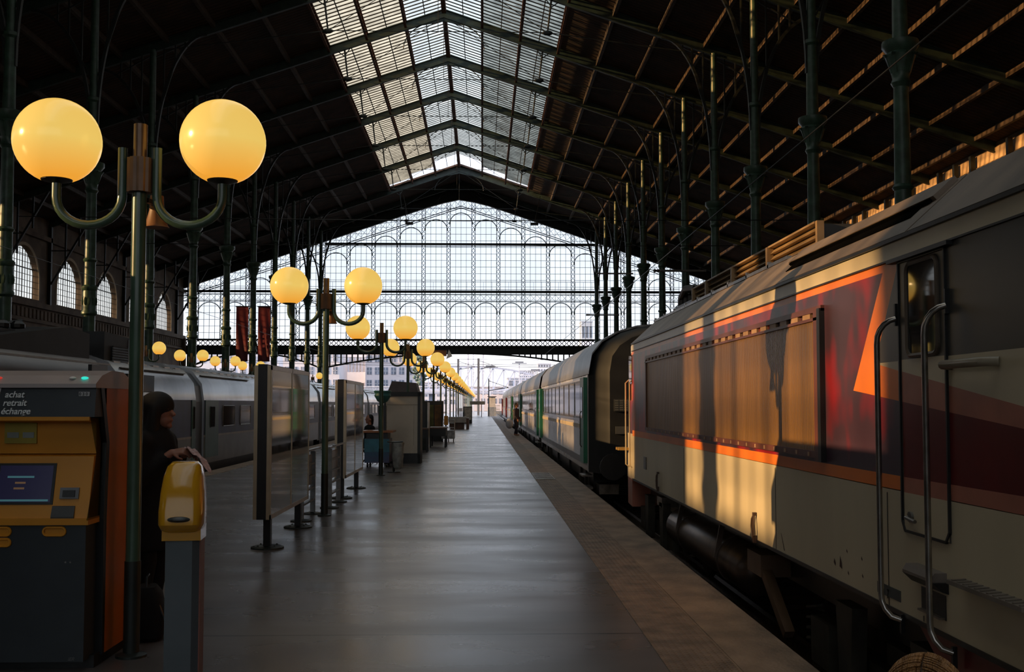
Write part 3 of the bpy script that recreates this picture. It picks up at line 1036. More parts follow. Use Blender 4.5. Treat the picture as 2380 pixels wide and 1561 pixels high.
MB().prism([(-0.605, 1.68), (-0.600, 1.68), (-0.585, 1.75), (-0.590, 1.75)], 'y', 0.008, 0.02).build('lettering', white, tm)
pl = MB().box(-0.103, -0.036, 0.006, 0.02, 1.698, 1.725).build('number_plate', M('plate_grey', (0.42, 0.42, 0.42), 0.5), tm)
text_mesh('lettering', '0 3 0', 0.026, black, tm, (-0.100, 0.004, 1.703), (pi / 2, 0, 0), 0, 0.001)
text_mesh('lettering', 'iER', 0.030, M('faded_white', (0.12, 0.12, 0.12), 0.5), tm, (-0.134, -0.002, 0.068), (pi / 2, 0, 0), 0.3, 0.001)
for (x_, z_) in ((-0.16, 0.67), (-0.13, 0.67)):
    MB().lathe([(0.006, -0.004), (0.006, 0.004)], (x_, 0, z_), 8, axis='y').build('lock', chrome, tm)

# ---------------------------------------------------------------- ticket validator
vy = M('validator_yellow', (0.62, 0.29, 0.012), 0.18, 0, 0.05, 4, coat=0.5)
va = thing('ticket_validator', 'yellow-headed grey ticket validator post in the left foreground', 'ticket validator', (-1.365, 5.0, 0), math.radians(6))
MB().prism([(-0.07, -0.06), (0.05, -0.075), (0.078, -0.05), (0.08, 0.07), (-0.07, 0.07)], 'z', 0, 1.04).build('post', M('post_slate', (0.10, 0.115, 0.125), 0.4, 0.2, 0.1, 3), va)
MB().box(0.070, 0.084, -0.05, 0.07, 0, 1.04).build('edge_strip', M('strip_red', (0.20, 0.07, 0.05), 0.5), va)
MB().box(-0.082, 0.088, -0.085, 0.08, 1.035, 1.10).build('collar', vy, va)
secs = []
for z, hw, yf, yb in ((1.07, 0.075, -0.085, 0.06), (1.085, 0.090, -0.125, 0.07), (1.11, 0.099, -0.145, 0.08), (1.17, 0.099, -0.14, 0.085), (1.25, 0.094, -0.12, 0.09), (1.32, 0.086, -0.09, 0.09), (1.365, 0.074, -0.055, 0.08), (1.385, 0.055, -0.02, 0.055)):
    cx_, cy_ = 0.0, (yf + yb) / 2
    hd = (yb - yf) / 2
    sec = []
    for i in range(24):
        a = 2 * pi * i / 24
        ca, sa = math.cos(a), math.sin(a)
        q = 0.45
        sec.append((cx_ + hw * math.copysign(abs(ca) ** q, ca), cy_ + hd * math.copysign(abs(sa) ** q, sa), z))
    secs.append(sec)
hd_ = MB().loft(secs).build('head', vy, va, True)
MB().ball((0.0, -0.138, 1.135), (0.052, 0.02, 0.014), 16, 8).build('ticket_slot', M('slot_grey', (0.045, 0.05, 0.05), 0.3), hd_, True)
MB().ball((0.0, -0.151, 1.133), (0.038, 0.01, 0.006), 12, 6).build('slot_mouth', black, hd_, True)

# ---------------------------------------------------------------- glazed notice boards
map_m = M('poster_map', (0.40, 0.34, 0.24), 0.6, 0, 0.0, 2.2, col2=(0.22, 0.16, 0.13), lo=0.3, hi=0.7)
def clear_glass(name, gloss):
    return pane(name, (0.85, 0.85, 0.82), 0.05, 1.0, gloss)
glz = M('board_glazing', (0.030, 0.024, 0.020), 0.03, 0, 0.3, 1.4, spec=1.0, coat=0.3)
brass = M('warm_aluminium', (0.50, 0.40, 0.28), 0.35, 0.7, 0.1, 5)
def board(y0, y1, z0, z1, lab, ya, yb):
    t = thing('notice_board', lab, 'notice board', (-2.46, (y0 + y1) / 2, 0), 0, 'double-sided glazed notice boards')
    h = (y1 - y0) / 2
    b = MB()
    b.box(-0.085, -0.070, -h, h, z0, z1).box(0.070, 0.085, -h, h, z0, z1)
    b.box(-0.085, 0.085, -h, h, z1 - 0.03, z1).box(-0.085, 0.085, -h, h, z0, z0 + 0.03)
    b.box(-0.086, -0.055, -h - 0.01, -h + 0.02, z0, z1).box(0.05, 0.086, -h - 0.01, -h + 0.02, z0, z1)
    b.build('frame', brass, t)
    MB().box(-0.054, 0.05, -h - 0.012, h, z0 + 0.0, z1 + 0.015).build('core', black, t)
    for (a, c_) in ((-h + 0.04, -0.02), (0.02, h - 0.04)):
        MB().box(0.0855, 0.092, a, c_, z0 + 0.05, z1 - 0.05).build('glazed_panel', glz, t)
        MB().box(-0.092, -0.0855, a, c_, z0 + 0.05, z1 - 0.05).build('glazed_panel', glz, t)
    b = MB()
    for a in (-h, -0.02, h - 0.04):
        b.box(0.0855, 0.098, a, a + 0.04, z0, z1).box(-0.098, -0.0855, a, a + 0.04, z0, z1)
    b.box(0.0855, 0.098, -h, h, z0, z0 + 0.05).box(0.0855, 0.098, -h, h, z1 - 0.05, z1)
    b.build('door_frame', brass, t)
    for y in (ya, yb):
        yy = y - (y0 + y1) / 2
        lg = MB().box(-0.04, 0.04, yy - 0.05, yy + 0.05, 0.02, z0).build('leg', black, t)
        b = MB().lathe([(0.19, 0.0), (0.19, 0.015), (0.15, 0.03)], (0, yy, 0), 16)
        for k in range(4):
            b.ball((0.13 * math.cos(k * pi / 2 + 0.8), yy + 0.13 * math.sin(k * pi / 2 + 0.8), 0.03), 0.014, 6, 4)
        b.build('foot_plate', irond, lg)
board(12.15, 14.8, 0.36, 2.08, 'tall glazed notice board, the nearer one, reflecting the train in red and cream', 12.5, 14.55)
board(18.8, 21.5, 0.36, 2.06, 'smaller-looking second glazed notice board behind the slatted leaning racks', 19.0, 21.2)

# ---------------------------------------------------------------- leaning racks between the boards
rackm = M('rack_grey', (0.24, 0.24, 0.24), 0.4, 0.5, 0.2, 8)
def rack():
    t = thing('leaning_rack', 'x', 'leaning rack', (0, 0, 0), 0, 'slatted metal leaning racks')
    for s_ in (-1, 1):
        y = s_ * 0.52
        b = MB().box(-0.035, 0.035, y - 0.03, y + 0.03, 0.02, 0.94)
        p = b.build('post', rackm, t)
        MB().lathe([(0.15, 0.0), (0.15, 0.015), (0.06, 0.03)], (0, y, 0), 14).build('foot_plate', irond, p)
    for z in (0.22, 0.40, 0.58, 0.76):
        MB().box(-0.03, 0.03, -0.52, 0.52, z - 0.014, z + 0.014).build('rail', rackm, t)
    MB().box(-0.015, -0.005, -0.44, 0.44, 0.45, 0.90).build('back_panel', M('rack_panel', (0.30, 0.30, 0.31), 0.3, 0.4, 0.2, 4), t)
    b = MB()
    for i in range(3):
        b.bar((-0.10 + 0.09 * i, -0.6, 0.93 + 0.03 * i), (-0.10 + 0.09 * i, 0.6, 0.93 + 0.03 * i), 0.06, 0.02)
    b.build('perch', chrome, t)
    return t
r0 = rack()
r0.location = (-2.55, 15.85, 0); r0['label'] = 'slatted metal leaning rack, the nearer one just behind the first notice board'
dup(r0, (-2.42, 17.75, 0), 0, 'slatted metal leaning rack, the farther one just before the second notice board')

# ---------------------------------------------------------------- vendor cart, bin, kiosks, benches along the lamp row
teal = M('cart_teal', (0.02, 0.14, 0.20), 0.35, 0, 0.3, 3)
t = thing('vendor_cart', 'blue and violet vendor cart with orange counter and teal bowl sign', 'vendor cart', (-2.74, 28.6, 0))
MB().box(-0.32, 0.32, -0.45, 0.45, 0.12, 0.74).build('cabinet', M('cart_blue', (0.02, 0.08, 0.16), 0.35, 0, 0.0, 2.5, stretch=(0.3, 0.3, 1.5), col2=(0.10, 0.02, 0.10)), t)
MB().box(-0.325, 0.325, -0.46, -0.45, 0.40, 0.735).build('front_poster', teal, t)
MB().box(-0.40, 0.42, -0.52, 0.52, 0.90, 0.95).build('counter', M('counter_orange', (0.32, 0.10, 0.02), 0.35), t)
MB().box(-0.28, 0.28, -0.4, 0.4, 0.74, 0.90).build('counter_base', black, t)
MB().lathe([(0.025, 0.95), (0.025, 1.72)], (0.1, 0, 0), 8).box(0.0, 0.2, -0.1, 0.1, 0.95, 1.6).build('sign_post', black, t)
MB().lathe([(0.05, 1.66), (0.14, 1.72), (0.22, 1.86), (0.20, 1.92), (0.24, 1.98), (0.21, 2.0), (0.05, 1.97)], (0.1, 0, 0), 14).build('bowl_sign', M('bowl_teal', (0.03, 0.13, 0.14), 0.4, 0, 0.3, 6), t, True)
for s_ in (-1, 1):
    for q in (-1, 1):
        MB().lathe([(0.06, -0.02), (0.06, 0.02)], (s_ * 0.25, q * 0.35, 0.06), 12, axis='x').build('wheel', black, t)

t = thing('bag_bin', 'small ring stand holding a pale translucent rubbish bag before the poster panel', 'bin', (-2.1, 26.1, 0))
MB().lathe([(0.16, 0), (0.16, 0.02), (0.03, 0.04), (0.028, 0.72)], (-0.03, 0, 0), 12).build('stand', black, t, True)
MB().lathe([(0.18, 0.72), (0.20, 0.735), (0.18, 0.75)], n=16).build('lid', black, t, True)
sec = []
for z, r in ((0.08, 0.05), (0.14, 0.11), (0.4, 0.14), (0.6, 0.13), (0.72, 0.15)):
    sec.append([(0.07 + (r + 0.015 * math.sin(5 * a + z * 9)) * math.cos(a), -0.06 + (r + 0.015 * math.sin(4 * a + z * 7)) * math.sin(a), z) for a in [2 * pi * i / 20 for i in range(20)]])
MB().loft(sec).build('bag', M('bin_bag', (0.30, 0.30, 0.28), 0.3, 0, 0.3, 9), t, True)

pm = M('pale_poster', (0.50, 0.44, 0.36), 0.75, 0, 0.12, 1.6)
t = thing('poster_panel', 'pale blank poster panel in a thick dark frame behind the vendor cart', 'poster panel', (-2.22, 30.2, 0), math.radians(-4))
b = MB().box(-0.50, -0.45, -0.2, 0.25, 0.0, 1.98).box(0.44, 0.52, -0.2, 0.25, 0.0, 1.98).box(-0.50, 0.52, -0.2, 0.25, 1.86, 1.98).box(-0.50, 0.52, -0.2, 0.25, 0.0, 0.28)
b.build('frame', black, t)
MB().box(-0.45, 0.44, -0.17, 0.22, 0.28, 1.86).build('poster', pm, t)
MB().box(-0.45, 0.44, -0.175, -0.17, 1.62, 1.63).box(0.33, 0.335, -0.175, -0.17, 0.5, 1.6).build('fold_lines', M('fold', (0.2, 0.18, 0.14), 0.8), t)

t = thing('drink_machine', 'dark tall vending machine with a light edge behind the poster panel', 'vending machine', (-2.3, 38.9, 0))
MB().box(-0.42, 0.34, -0.4, 0.5, 0.0, 1.72).build('cabinet', irond, t)
MB().box(0.34, 0.38, -0.41, 0.5, 0.0, 1.70).build('edge_strip', alum, t)
MB().box(-0.36, 0.28, -0.42, -0.40, 0.5, 1.6).build('front', black, t)
t = thing('kiosk', 'grey pink kiosk top with a slanted lid rising over the poster panel', 'kiosk', (-3.1, 42.0, 0))
MB().box(-0.5, 0.55, -0.7, 0.7, 0, 1.9).build('cabin', irond, t)
MB().prism([(-0.6, 1.9), (0.7, 1.9), (0.55, 2.45), (-0.35, 2.52)], 'y', -0.8, 0.8).build('lid', M('kiosk_pink_grey', (0.12, 0.10, 0.10), 0.6), t)
t = thing('display_case', 'dark display case with dim yellow and red posters behind the benches', 'display case', (-2.35, 48.0, 0))
MB().box(-0.55, 0.62, -0.25, 0.25, 0.0, 1.78).build('case', black, t)
for a, c_, cl in ((-0.48, -0.1, (0.09, 0.035, 0.015)), (-0.05, 0.2, (0.10, 0.09, 0.015)), (0.24, 0.54, (0.16, 0.07, 0.015))):
    MB().box(a, c_, -0.262, -0.25, 0.45, 1.6).build('poster', M('dim_poster_%d' % int(100 * cl[0]), cl, 0.5, 0, 0.5, 3), t)
wood = M('bench_wood', (0.10, 0.045, 0.025), 0.45, 0, 0.3, 5)
def table(x, y, w_, d, lab, h=0.76, skirt=True):
    t = thing('dark_table', lab, 'table', (x, y, 0))
    MB().box(-w_ / 2, w_ / 2, -d / 2, d / 2, h - 0.05, h).build('top', wood, t)
    if skirt:
        MB().box(-w_ / 2 + 0.04, w_ / 2 - 0.04, -d / 2 + 0.04, d / 2 - 0.04, h - 0.34, h - 0.05).build('apron', black, t)
    for sx in (-1, 1):
        for sy in (-1, 1):
            MB().box(sx * (w_ / 2 - 0.05) - 0.03, sx * (w_ / 2 - 0.05) + 0.03, sy * (d / 2 - 0.06) - 0.03, sy * (d / 2 - 0.06) + 0.03, 0, h - 0.05).build('leg', black, t)
    return t
table(-1.68, 41.6, 0.66, 1.6, 'dark wooden table standing nearest in the row beside the lamps')
table(-2.05, 37.2, 0.42, 0.7, 'narrow dark stand with a light corner right of the vending machine', 0.82)
t = thing('luggage_trolley', 'empty luggage trolley with a yellow panel behind the dark table', 'luggage trolley', (-1.48, 47.0, 0))
MB().box(-0.28, 0.28, -0.35, 0.45, 0.14, 0.18).box(-0.28, 0.28, -0.36, -0.32, 0.14, 0.5).build('deck', chrome, t)
b = MB()
for s_ in (-1, 1):
    b.tube([(s_ * 0.26, 0.42, 0.16), (s_ * 0.26, 0.55, 0.95)], 0.02, 6)
for z in (0.4, 0.6, 0.8, 0.95):
    b.tube([(-0.26, 0.46 + (z - 0.4) * 0.16, z), (0.26, 0.46 + (z - 0.4) * 0.16, z)], 0.016, 6)
b.build('handle_frame', chrome, t)
MB().box(-0.20, -0.02, 0.40, 0.44, 0.72, 1.12).build('yellow_panel', yel, t)
for sx, sy in ((-0.24, -0.3), (0.24, -0.3), (0, 0.4)):
    MB().lathe([(0.07, -0.02), (0.07, 0.02)], (sx, sy, 0.07), 12, axis='x').build('wheel', black, t)
t = thing('stone_bench', 'low bench with a pale stone slab top far along the lamp row', 'bench', (-1.5, 71.5, 0))
MB().box(-0.72, 0.45, -0.9, 0.9, 0.42, 0.78).build('slab', M('pale_stone', (0.42, 0.41, 0.40), 0.6), t)
MB().box(-0.60, 0.30, -0.7, 0.7, 0.0, 0.42).build('base', wood, t)
MB().box(0.45, 0.62, -0.9, 0.9, 0.0, 0.72).build('end_panel', wood, t)
t = thing('advert_stand', 'black-framed advert stand with a pale poster near the platform end', 'advert stand', (-1.22, 91.0, 0))
MB().box(-0.36, 0.36, -0.1, 0.1, 0.0, 1.42).build('frame', black, t)
MB().box(-0.29, 0.28, -0.115, -0.10, 0.30, 1.34).build('poster', M('advert_paper', (0.62, 0.58, 0.52), 0.6, 0, 0.0, 4, col2=(0.20, 0.20, 0.20), lo=0.45, hi=0.75), t)

# unseen booth added off-frame so its edge shades the lower locomotive side
t = thing('shade_booth', 'unseen dark booth left of the ticket machine, added to shade the locomotive', 'shade_booth', (-4.6, 5.38, 0))
MB().box(-0.7, 0.7, -1.55, 1.55, 0, 2.60).build('cabin', irond, t)
MB().box(-0.8, 0.8, -1.6, 1.62, 2.60, 2.86).build('roof', black, t)
MB().box(0.7, 0.72, -1.3, 1.3, 0.9, 2.2).build('shutter', stripes(M('shutter_grey', (0.10, 0.10, 0.10), 0.5), 2, 0.08, 0.8), t)

# ---------------------------------------------------------------- red banners
redc = M('banner_red', (0.15, 0.008, 0.014), 0.5, 0, 0.25, 1.2)
for x, lab in ((-21.17, 'long red banner hanging left of a column before the glazed wall'), (-19.25, 'long red banner hanging right of a column, with faint pale lettering')):
    t = thing('red_banner', lab, 'banner', (x, 95.2, 0), 0, 'pair of red banners on one column')
    secs = []
    for i in range(25):
        z = 5.35 + (10.2 - 5.35) * i / 24
        ln = []
        for j in range(13):
            u = -0.53 + 1.06 * j / 12
            ln.append((u, 0.05 * math.sin(j * 0.9 + i * 0.25) * (1 - i / 30), z))
        secs.append(ln + [(p[0], p[1] + 0.02, p[2]) for p in ln[::-1]])
    MB().loft(secs).build('cloth', redc, t, True)
    MB().tube([(-0.6, 0, 10.22), (0.6, 0, 10.22)], 0.04, 8).build('rod', irond, t)
    sx = 0.6 if x < -20 else -0.6
    MB().tube([(sx * 0.85, 0, 10.22), (sx * 1.0, 0.42, 10.22)], 0.035, 6).build('bracket_arm', irond, t)
    if x > -20:
        b = MB()
        for i in range(5):
            b.box(-0.1, 0.12, -0.09, -0.075, 6.6 + i * 0.42, 6.6 + i * 0.42 + 0.26)
        b.build('faint_marks', M('banner_pink', (0.38, 0.06, 0.06), 0.6), t)

# ---------------------------------------------------------------- locomotive
beige = M('loco_beige', (0.56, 0.475, 0.325), 0.36, 0, 0.10, 1.2, 0.02, (1, 1, 0.35), 6)
orange = M('loco_orange', (0.80, 0.20, 0.020), 0.33, 0, 0.08, 2)
pinkish = M('loco_shaded_orange', (0.42, 0.15, 0.10), 0.35, 0, 0.15, 3)  # shaded stretch of the orange stripes, shade put into a duller colour
dred = M('loco_dark_red', (0.13, 0.008, 0.010), 0.28, 0, 0.15, 3)
mott = M('loco_light_mottled_red', (0.072, 0.034, 0.056), 0.32, 0, 0.15, 2.3, 0.0, (1, 1.0, 0.55), None, (0.34, 0.008, 0.010), lo=0.47, hi=0.64, detail=2)  # blotches of broken sunlight and reflections put into the red as colour noise
dgrey = M('loco_grey', (0.060, 0.055, 0.048), 0.30, 0, 0.12, 2)
roofg = M('loco_roof', (0.20, 0.145, 0.105), 0.42, 0.1, 0.35, 1.6, 0.05, (1, 1.5, 0.4))
lo_ = thing('locomotive', 'red, orange and cream locomotive with grey roof at the right platform edge', 'locomotive', (2.25, 0, 0))
# local x: 0 = platform side, 2.95 = far side
YN, YF = 3.0, 16.1
def section(y, inset=0.0, ztop=3.35, zb=0.52, tr=0.0):
    i = inset
    return [(0.004 + i, y, zb), (0.004 + i, y, 2.54 - tr), (0.35 + i, y, 2.87 - tr), (0.62 + i, y, 2.99 - tr), (1.475, y, 3.12 - tr), (2.33 - i, y, 2.99 - tr), (2.6 - i, y, 2.87 - tr), (2.946 - i, y, 2.54 - tr), (2.946 - i, y, zb)]
MB().loft([section(YN), section(YF)]).build('body_core', dgrey, lo_)
# side sheet as coloured fields (y, z), one plane
A, B_ = (6.47, 1.73), (6.10, 1.88)
fld = [
    (0, [(YN, 0.52), (YF, 0.52), (YF, 1.17), (YN, 1.19)]),
    (1, [(5.5, 1.1815), (YF, 1.17), (YF, 1.255), (5.5, 1.262)]),
    (2, [(YN, 1.19), (5.5, 1.1815), (5.5, 1.262), (YN, 1.27)]),
    (3, [(YN, 1.27), (5.5, 1.262), (5.5, 1.642), (YN, 1.42)]),
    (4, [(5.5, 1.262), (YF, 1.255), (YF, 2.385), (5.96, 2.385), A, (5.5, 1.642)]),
    (1, [(5.5, 1.642), A, (5.96, 2.385), (YF, 2.385), (YF, 2.435), (5.72, 2.435), B_, (5.5, 1.79)]),
    (2, [(YN, 1.42), (5.5, 1.642), (5.5, 1.79), (YN, 1.44)]),
    (0, [(YN, 1.44), (5.5, 1.79), B_, (YN, 1.885)]),
    (5, [(YN, 1.885), B_, (5.72, 2.435), (YN, 2.435)]),
    (0, [(YN, 2.435), (YF, 2.435), (YF, 2.54), (YN, 2.54)]),
]
b = MB()
for mi, poly in fld:
    b.add([(0.0, y, z) for y, z in poly], [tuple(range(len(poly)))], mi)
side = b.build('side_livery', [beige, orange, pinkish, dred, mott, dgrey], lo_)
b = MB()
b.box(-0.012, 0.02, YN, YF, 2.432, 2.442).box(-0.018, 0.03, YN, YF, 2.535, 2.555).box(-0.008, 0.02, YN, YF, 0.515, 0.54)
b.build('rain_gutter', black, lo_)
for y in (8.24, 5.95, 12.0):
    MB().box(-0.002, 0.001, y - 0.004, y + 0.004, 0.54, 1.16).build('panel_seam', black, lo_)
# roof side slope
def slope_pt(y, s, o=0.0):       # s 0..1 up the roof flank
    n = Vector((-0.33, 0, 0.35)).normalized()
    return Vector((0.004 + 0.346 * s, y, 2.555 + 0.315 * s)) + n * o
def slope_box(b, ya, yb, s0, s1, o0, o1):
    vs = [tuple(slope_pt(y, s, o)) for y in (ya, yb) for s in (s0, s1) for o in (o0, o1)]
    b.add(vs, [(0, 1, 3, 2), (4, 6, 7, 5), (0, 4, 5, 1), (2, 3, 7, 6), (0, 2, 6, 4), (1, 5, 7, 3)])
b = MB()
slope_box(b, YN, 5.6, 0, 1, 0, 0.012)
slope_box(b, 5.63, 9.6, 0, 1, 0, 0.012)
slope_box(b, 9.62, YF, 0, 1, 0, 0.010)
b.build('roof_flank', roofg, lo_)
b = MB()
slope_box(b, 5.75, 8.4, 0.55, 0.61, 0.0, 0.035)
slope_box(b, 5.85, 8.3, 0.36, 0.60, 0.012, 0.018)
b.build('air_intake', M('recess_black', (0.003, 0.003, 0.003), 0.95, spec=0.0), lo_)
b = MB()
slope_box(b, 5.7, 8.45, 0.60, 0.95, 0.012, 0.040)
b.build('intake_hood', roofg, lo_)
b = MB().box(0.33, 0.37, 9.0, YF, 2.875, 2.905)
for k in range(9):
    b.box(0.33, 0.36, 9.6 + k * 0.8, 9.64 + k * 0.8, 2.87, 2.93)
b.build('roof_rail', steel, lo_)
# louvred radiator housing
rb_m = M('louvre_tan', (0.30, 0.19, 0.09), 0.5, 0, 0.3, 3)
rad = MB().box(0.62, 2.3, 8.95, 14.2, 2.9, 3.17).build('radiator_housing', M('radiator_grey', (0.05, 0.045, 0.04), 0.6), lo_)
b = MB()
for z in (2.93, 2.99, 3.05, 3.11):
    b.prism([(0.565, z), (0.605, z + 0.045), (0.62, z + 0.045), (0.62, z)], 'y', 8.95, 14.2)
b.build('louvres', rb_m, rad)
b = MB().box(0.56, 0.62, 8.90, 8.95, 2.88, 3.19).box(0.55, 0.62, 8.95, 14.2, 3.172, 3.19)
for y in (10.4, 11.9, 13.3, 14.15):
    b.box(0.535, 0.60, y, y + 0.06, 2.9, 3.18)
b.build('louvre_frame', rb_m, rad)
# roof equipment toward the far end
b = MB().box(0.9, 2.0, 6.3, 8.5, 3.0, 3.14)
b.build('roof_hatch', roofg, lo_)
b = MB()
b.tube([(0.9, 14.6, 3.1), (0.75, 15.0, 3.28), (0.72, 15.6, 3.33), (0.75, 16.1, 3.25), (0.8, 16.4, 3.1)], 0.05, 8)
for k in range(5):
    b.ball((0.8, 14.7 + k * 0.34, 3.17), (0.09, 0.12, 0.11), 8, 5)
b.box(0.7, 2.1, 14.5, 16.3, 3.02, 3.12)
b.build('roof_pipework', black, lo_)
# large side grille
gm_ = stripes(M('grille_bronze', (0.33, 0.165, 0.038), 0.38, 0.55, 0.25, 2.2, 0, (1, 1.6, 0.15)), 1, 0.036, 0.8, (0.17, 0.085, 0.022), 0.30, 0.015)
gr = MB().box(-0.022, 0.0, 7.14, 14.55, 1.33, 2.21).build('side_grille', gm_, lo_)
b = MB()
b.box(-0.034, 0.0, 7.06, 7.14, 1.27, 2.28).box(-0.034, 0.0, 14.55, 14.62, 1.29, 2.25)
b.box(-0.034, 0.0, 7.06, 14.62, 2.205, 2.225).box(-0.036, 0.0, 7.06, 14.62, 1.29, 1.335)
b.box(-0.025, 0.0, 7.0, 14.66, 2.262, 2.30)
b.build('grille_frame', M('frame_maroon', (0.11, 0.035, 0.025), 0.4), gr)
for k in range(26):
    y = 7.25 + k * 0.285
    MB().box(-0.020, 0.0, y, y + 0.17, 2.225, 2.262).build('grille_clip', M('clip_tan', (0.36, 0.22, 0.13), 0.5), gr)
    MB().box(-0.041, -0.036, y, y + 0.03, 1.298, 1.325).build('grille_bolt', M('clip_tan', (0.36, 0.22, 0.13), 0.5), gr)
MB().box(-0.036, 0.0, 7.0, 7.06, 1.27, 2.28).build('frame_shade_strip', black, gr)  # black strip added for the shade on the frame's near face
# cab door
dr = MB().box(-0.004, 0.0, 5.14, 5.72, 0.98, 2.405).build('cab_door', dgrey, lo_)
# the door carries the same livery: fields clipped to its outline
def lin(p, q, y): return p[1] + (q[1] - p[1]) * (y - p[0]) / (q[0] - p[0])
d0, d1, zb = 5.145, 5.695, 0.985
C0, C1 = (YN, 1.42), A
D0, D1 = (YN, 1.44), B_
b = MB()
def dfield(mi, lo0, lo1, hi0, hi1):
    b.add([(-0.006, d0, lo0), (-0.006, d1, lo1), (-0.006, d1, hi1), (-0.006, d0, hi0)], [(0, 1, 2, 3)], mi)
dfield(0, zb, zb, 1.183, 1.181)
dfield(1, 1.183, 1.181, 1.263, 1.262)
dfield(2, 1.263, 1.262, lin(C0, C1, d0), lin(C0, C1, d1))
dfield(1, lin(C0, C1, d0), lin(C0, C1, d1), lin(D0, D1, d0), lin(D0, D1, d1))
dfield(0, lin(D0, D1, d0), lin(D0, D1, d1), 1.885, 1.885)
dfield(3, 1.885, 1.885, 2.40, 2.40)
b.build('door_skin', [beige, pinkish, dred, dgrey], dr)
b = MB()
loop = [(5.14, 2.41), (5.72, 2.41), (5.72, 1.03), (5.68, 0.98), (5.18, 0.98), (5.14, 1.03)]
for i in range(len(loop)):
    p, q = loop[i], loop[(i + 1) % len(loop)]
    b.bar((-0.006, p[0], p[1]), (-0.006, q[0], q[1]), 0.014, 0.014, up=(1, 0, 0))
b.box(-0.035, 0.0, 5.05, 5.82, 2.412, 2.432)
b.build('door_seal', black, dr)
def rrect(b, x, ya, yb, za, zb_, r, rad_):
    pts = []
    for cy, cz, a0 in ((yb - r, zb_ - r, 0), (ya + r, zb_ - r, pi / 2), (ya + r, za + r, pi), (yb - r, za + r, 1.5 * pi)):
        for k in range(5):
            a = a0 + pi / 2 * k / 4
            pts.append((x, cy + r * math.cos(a), cz + r * math.sin(a)))
    b.tube(pts, rad_, 6, closed=True)
    return pts
b = MB()
pts = rrect(b, -0.010, 5.22, 5.60, 1.90, 2.385, 0.05, 0.014)
wf = b.build('window_frame', M('frame_brown', (0.10, 0.075, 0.055), 0.4), dr)
mir = M('cab_window_glass', (0.012, 0.013, 0.013), 0.03, 0, 0, 1, spec=1.0)
MB().prism([(p[1], p[2]) for p in pts], 'x', -0.012, -0.006).build('window_pane', mir, wf)
hdl = M('handrail_steel', (0.34, 0.31, 0.28), 0.22, 0.9, 0.3, 9)
for y in (5.80, 5.17):
    b = MB()
    zt, zl = (2.10, 0.50) if y > 5.5 else (2.115, 0.47)
    b.tube([(-0.015, y - 0.055, zt + 0.01), (-0.045, y - 0.045, zt), (-0.07, y - 0.03, zt - 0.02), (-0.088, y - 0.015, zt - 0.05), (-0.098, y - 0.004, zt - 0.085), (-0.10, y, zt - 0.13), (-0.10, y, zl + 0.13), (-0.098, y - 0.004, zl + 0.09), (-0.085, y - 0.018, zl + 0.05), (-0.06, y - 0.04, zl + 0.015), (-0.015, y - 0.06, zl)], 0.0155, 12)
    hr = b.build('handrail', hdl, lo_, True)
    MB().box(-0.022, 0, y - 0.065, y - 0.045, zt - 0.03, zt + 0.09).box(-0.022, 0, y - 0.07, y - 0.05, zl - 0.07, zl + 0.03).build('bracket', black, hr)
MB().tube([(0, 5.10, 1.832), (-0.06, 5.06, 1.835), (-0.06, 4.66, 1.835), (0, 4.62, 1.835)], 0.022, 10).build('grab_bar', M('bar_tan', (0.25, 0.21, 0.15), 0.35), lo_, True)
MB().tube([(-0.005, 5.62, 1.055), (-0.03, 5.62, 1.055), (-0.03, 5.50, 1.045)], 0.010, 8).lathe([(0.028, -0.02), (0.028, 0.0)], (0, 5.60, 1.06), 12, axis='x').build('door_handle', chrome, dr, True)
MB().prism([(0.0, 0.83), (-0.06, 0.83), (-0.08, 0.80), (-0.08, 0.785), (0.0, 0.785)], 'y', 5.2, 5.55).build('door_step', M('step_grey', (0.16, 0.13, 0.11), 0.5), lo_)
MB().prism([(0.0, 0.785), (-0.078, 0.785), (-0.03, 0.74), (0.0, 0.73)], 'y', 5.18, 5.56).build('step_bracket', black, lo_)
b = MB().box(-0.004, -0.001, 5.21, 5.50, 0.60, 0.72)
b.build('footstep_recess', black, lo_)
MB().box(-0.03, 0, 5.22, 5.49, 0.602, 0.612).build('recess_lip', steel, lo_)
b = MB().box(-0.09, 0, 4.3, 5.0, 0.815, 0.835)
for k in range(12):
    b.bar((-0.085, 4.32 + k * 0.057, 0.838), (-0.01, 4.35 + k * 0.057, 0.838), 0.012, 0.006)
b.build('tread_step', M('tread_plate', (0.24, 0.21, 0.18), 0.4, 0.5), lo_)
MB().box(-0.003, 0, 5.78, 6.12, 0.585, 0.645).build('blue_grey_plate', M('plate_blue_grey', (0.04, 0.05, 0.05), 0.5), lo_)
b = MB()
for y, z, s_ in ((6.85, 0.62, 0.02), (6.6, 0.6, 0.012), (6.62, 0.73, 0.012), (6.35, 0.62, 0.012), (6.36, 0.72, 0.012)):
    b.add([(-0.002, y, z), (-0.002, y + s_ * 1.6, z + s_), (-0.002, y + s_, z + s_ * 2.4), (-0.002, y - s_ * 0.4, z + s_)], [(0, 1, 2, 3)])
b.add([(-0.002, 6.72, 0.62), (-0.002, 6.77, 0.63), (-0.002, 6.76, 0.70), (-0.002, 6.73, 0.66)], [(0, 1, 2, 3)])
b.add([(-0.002, 8.0, 0.56), (-0.002, 8.02, 0.56), (-0.002, 8.10, 0.68), (-0.002, 8.09, 0.68)], [(0, 1, 2, 3)])
b.build('paint_chips', M('chip_brown', (0.05, 0.02, 0.012), 0.7), lo_)
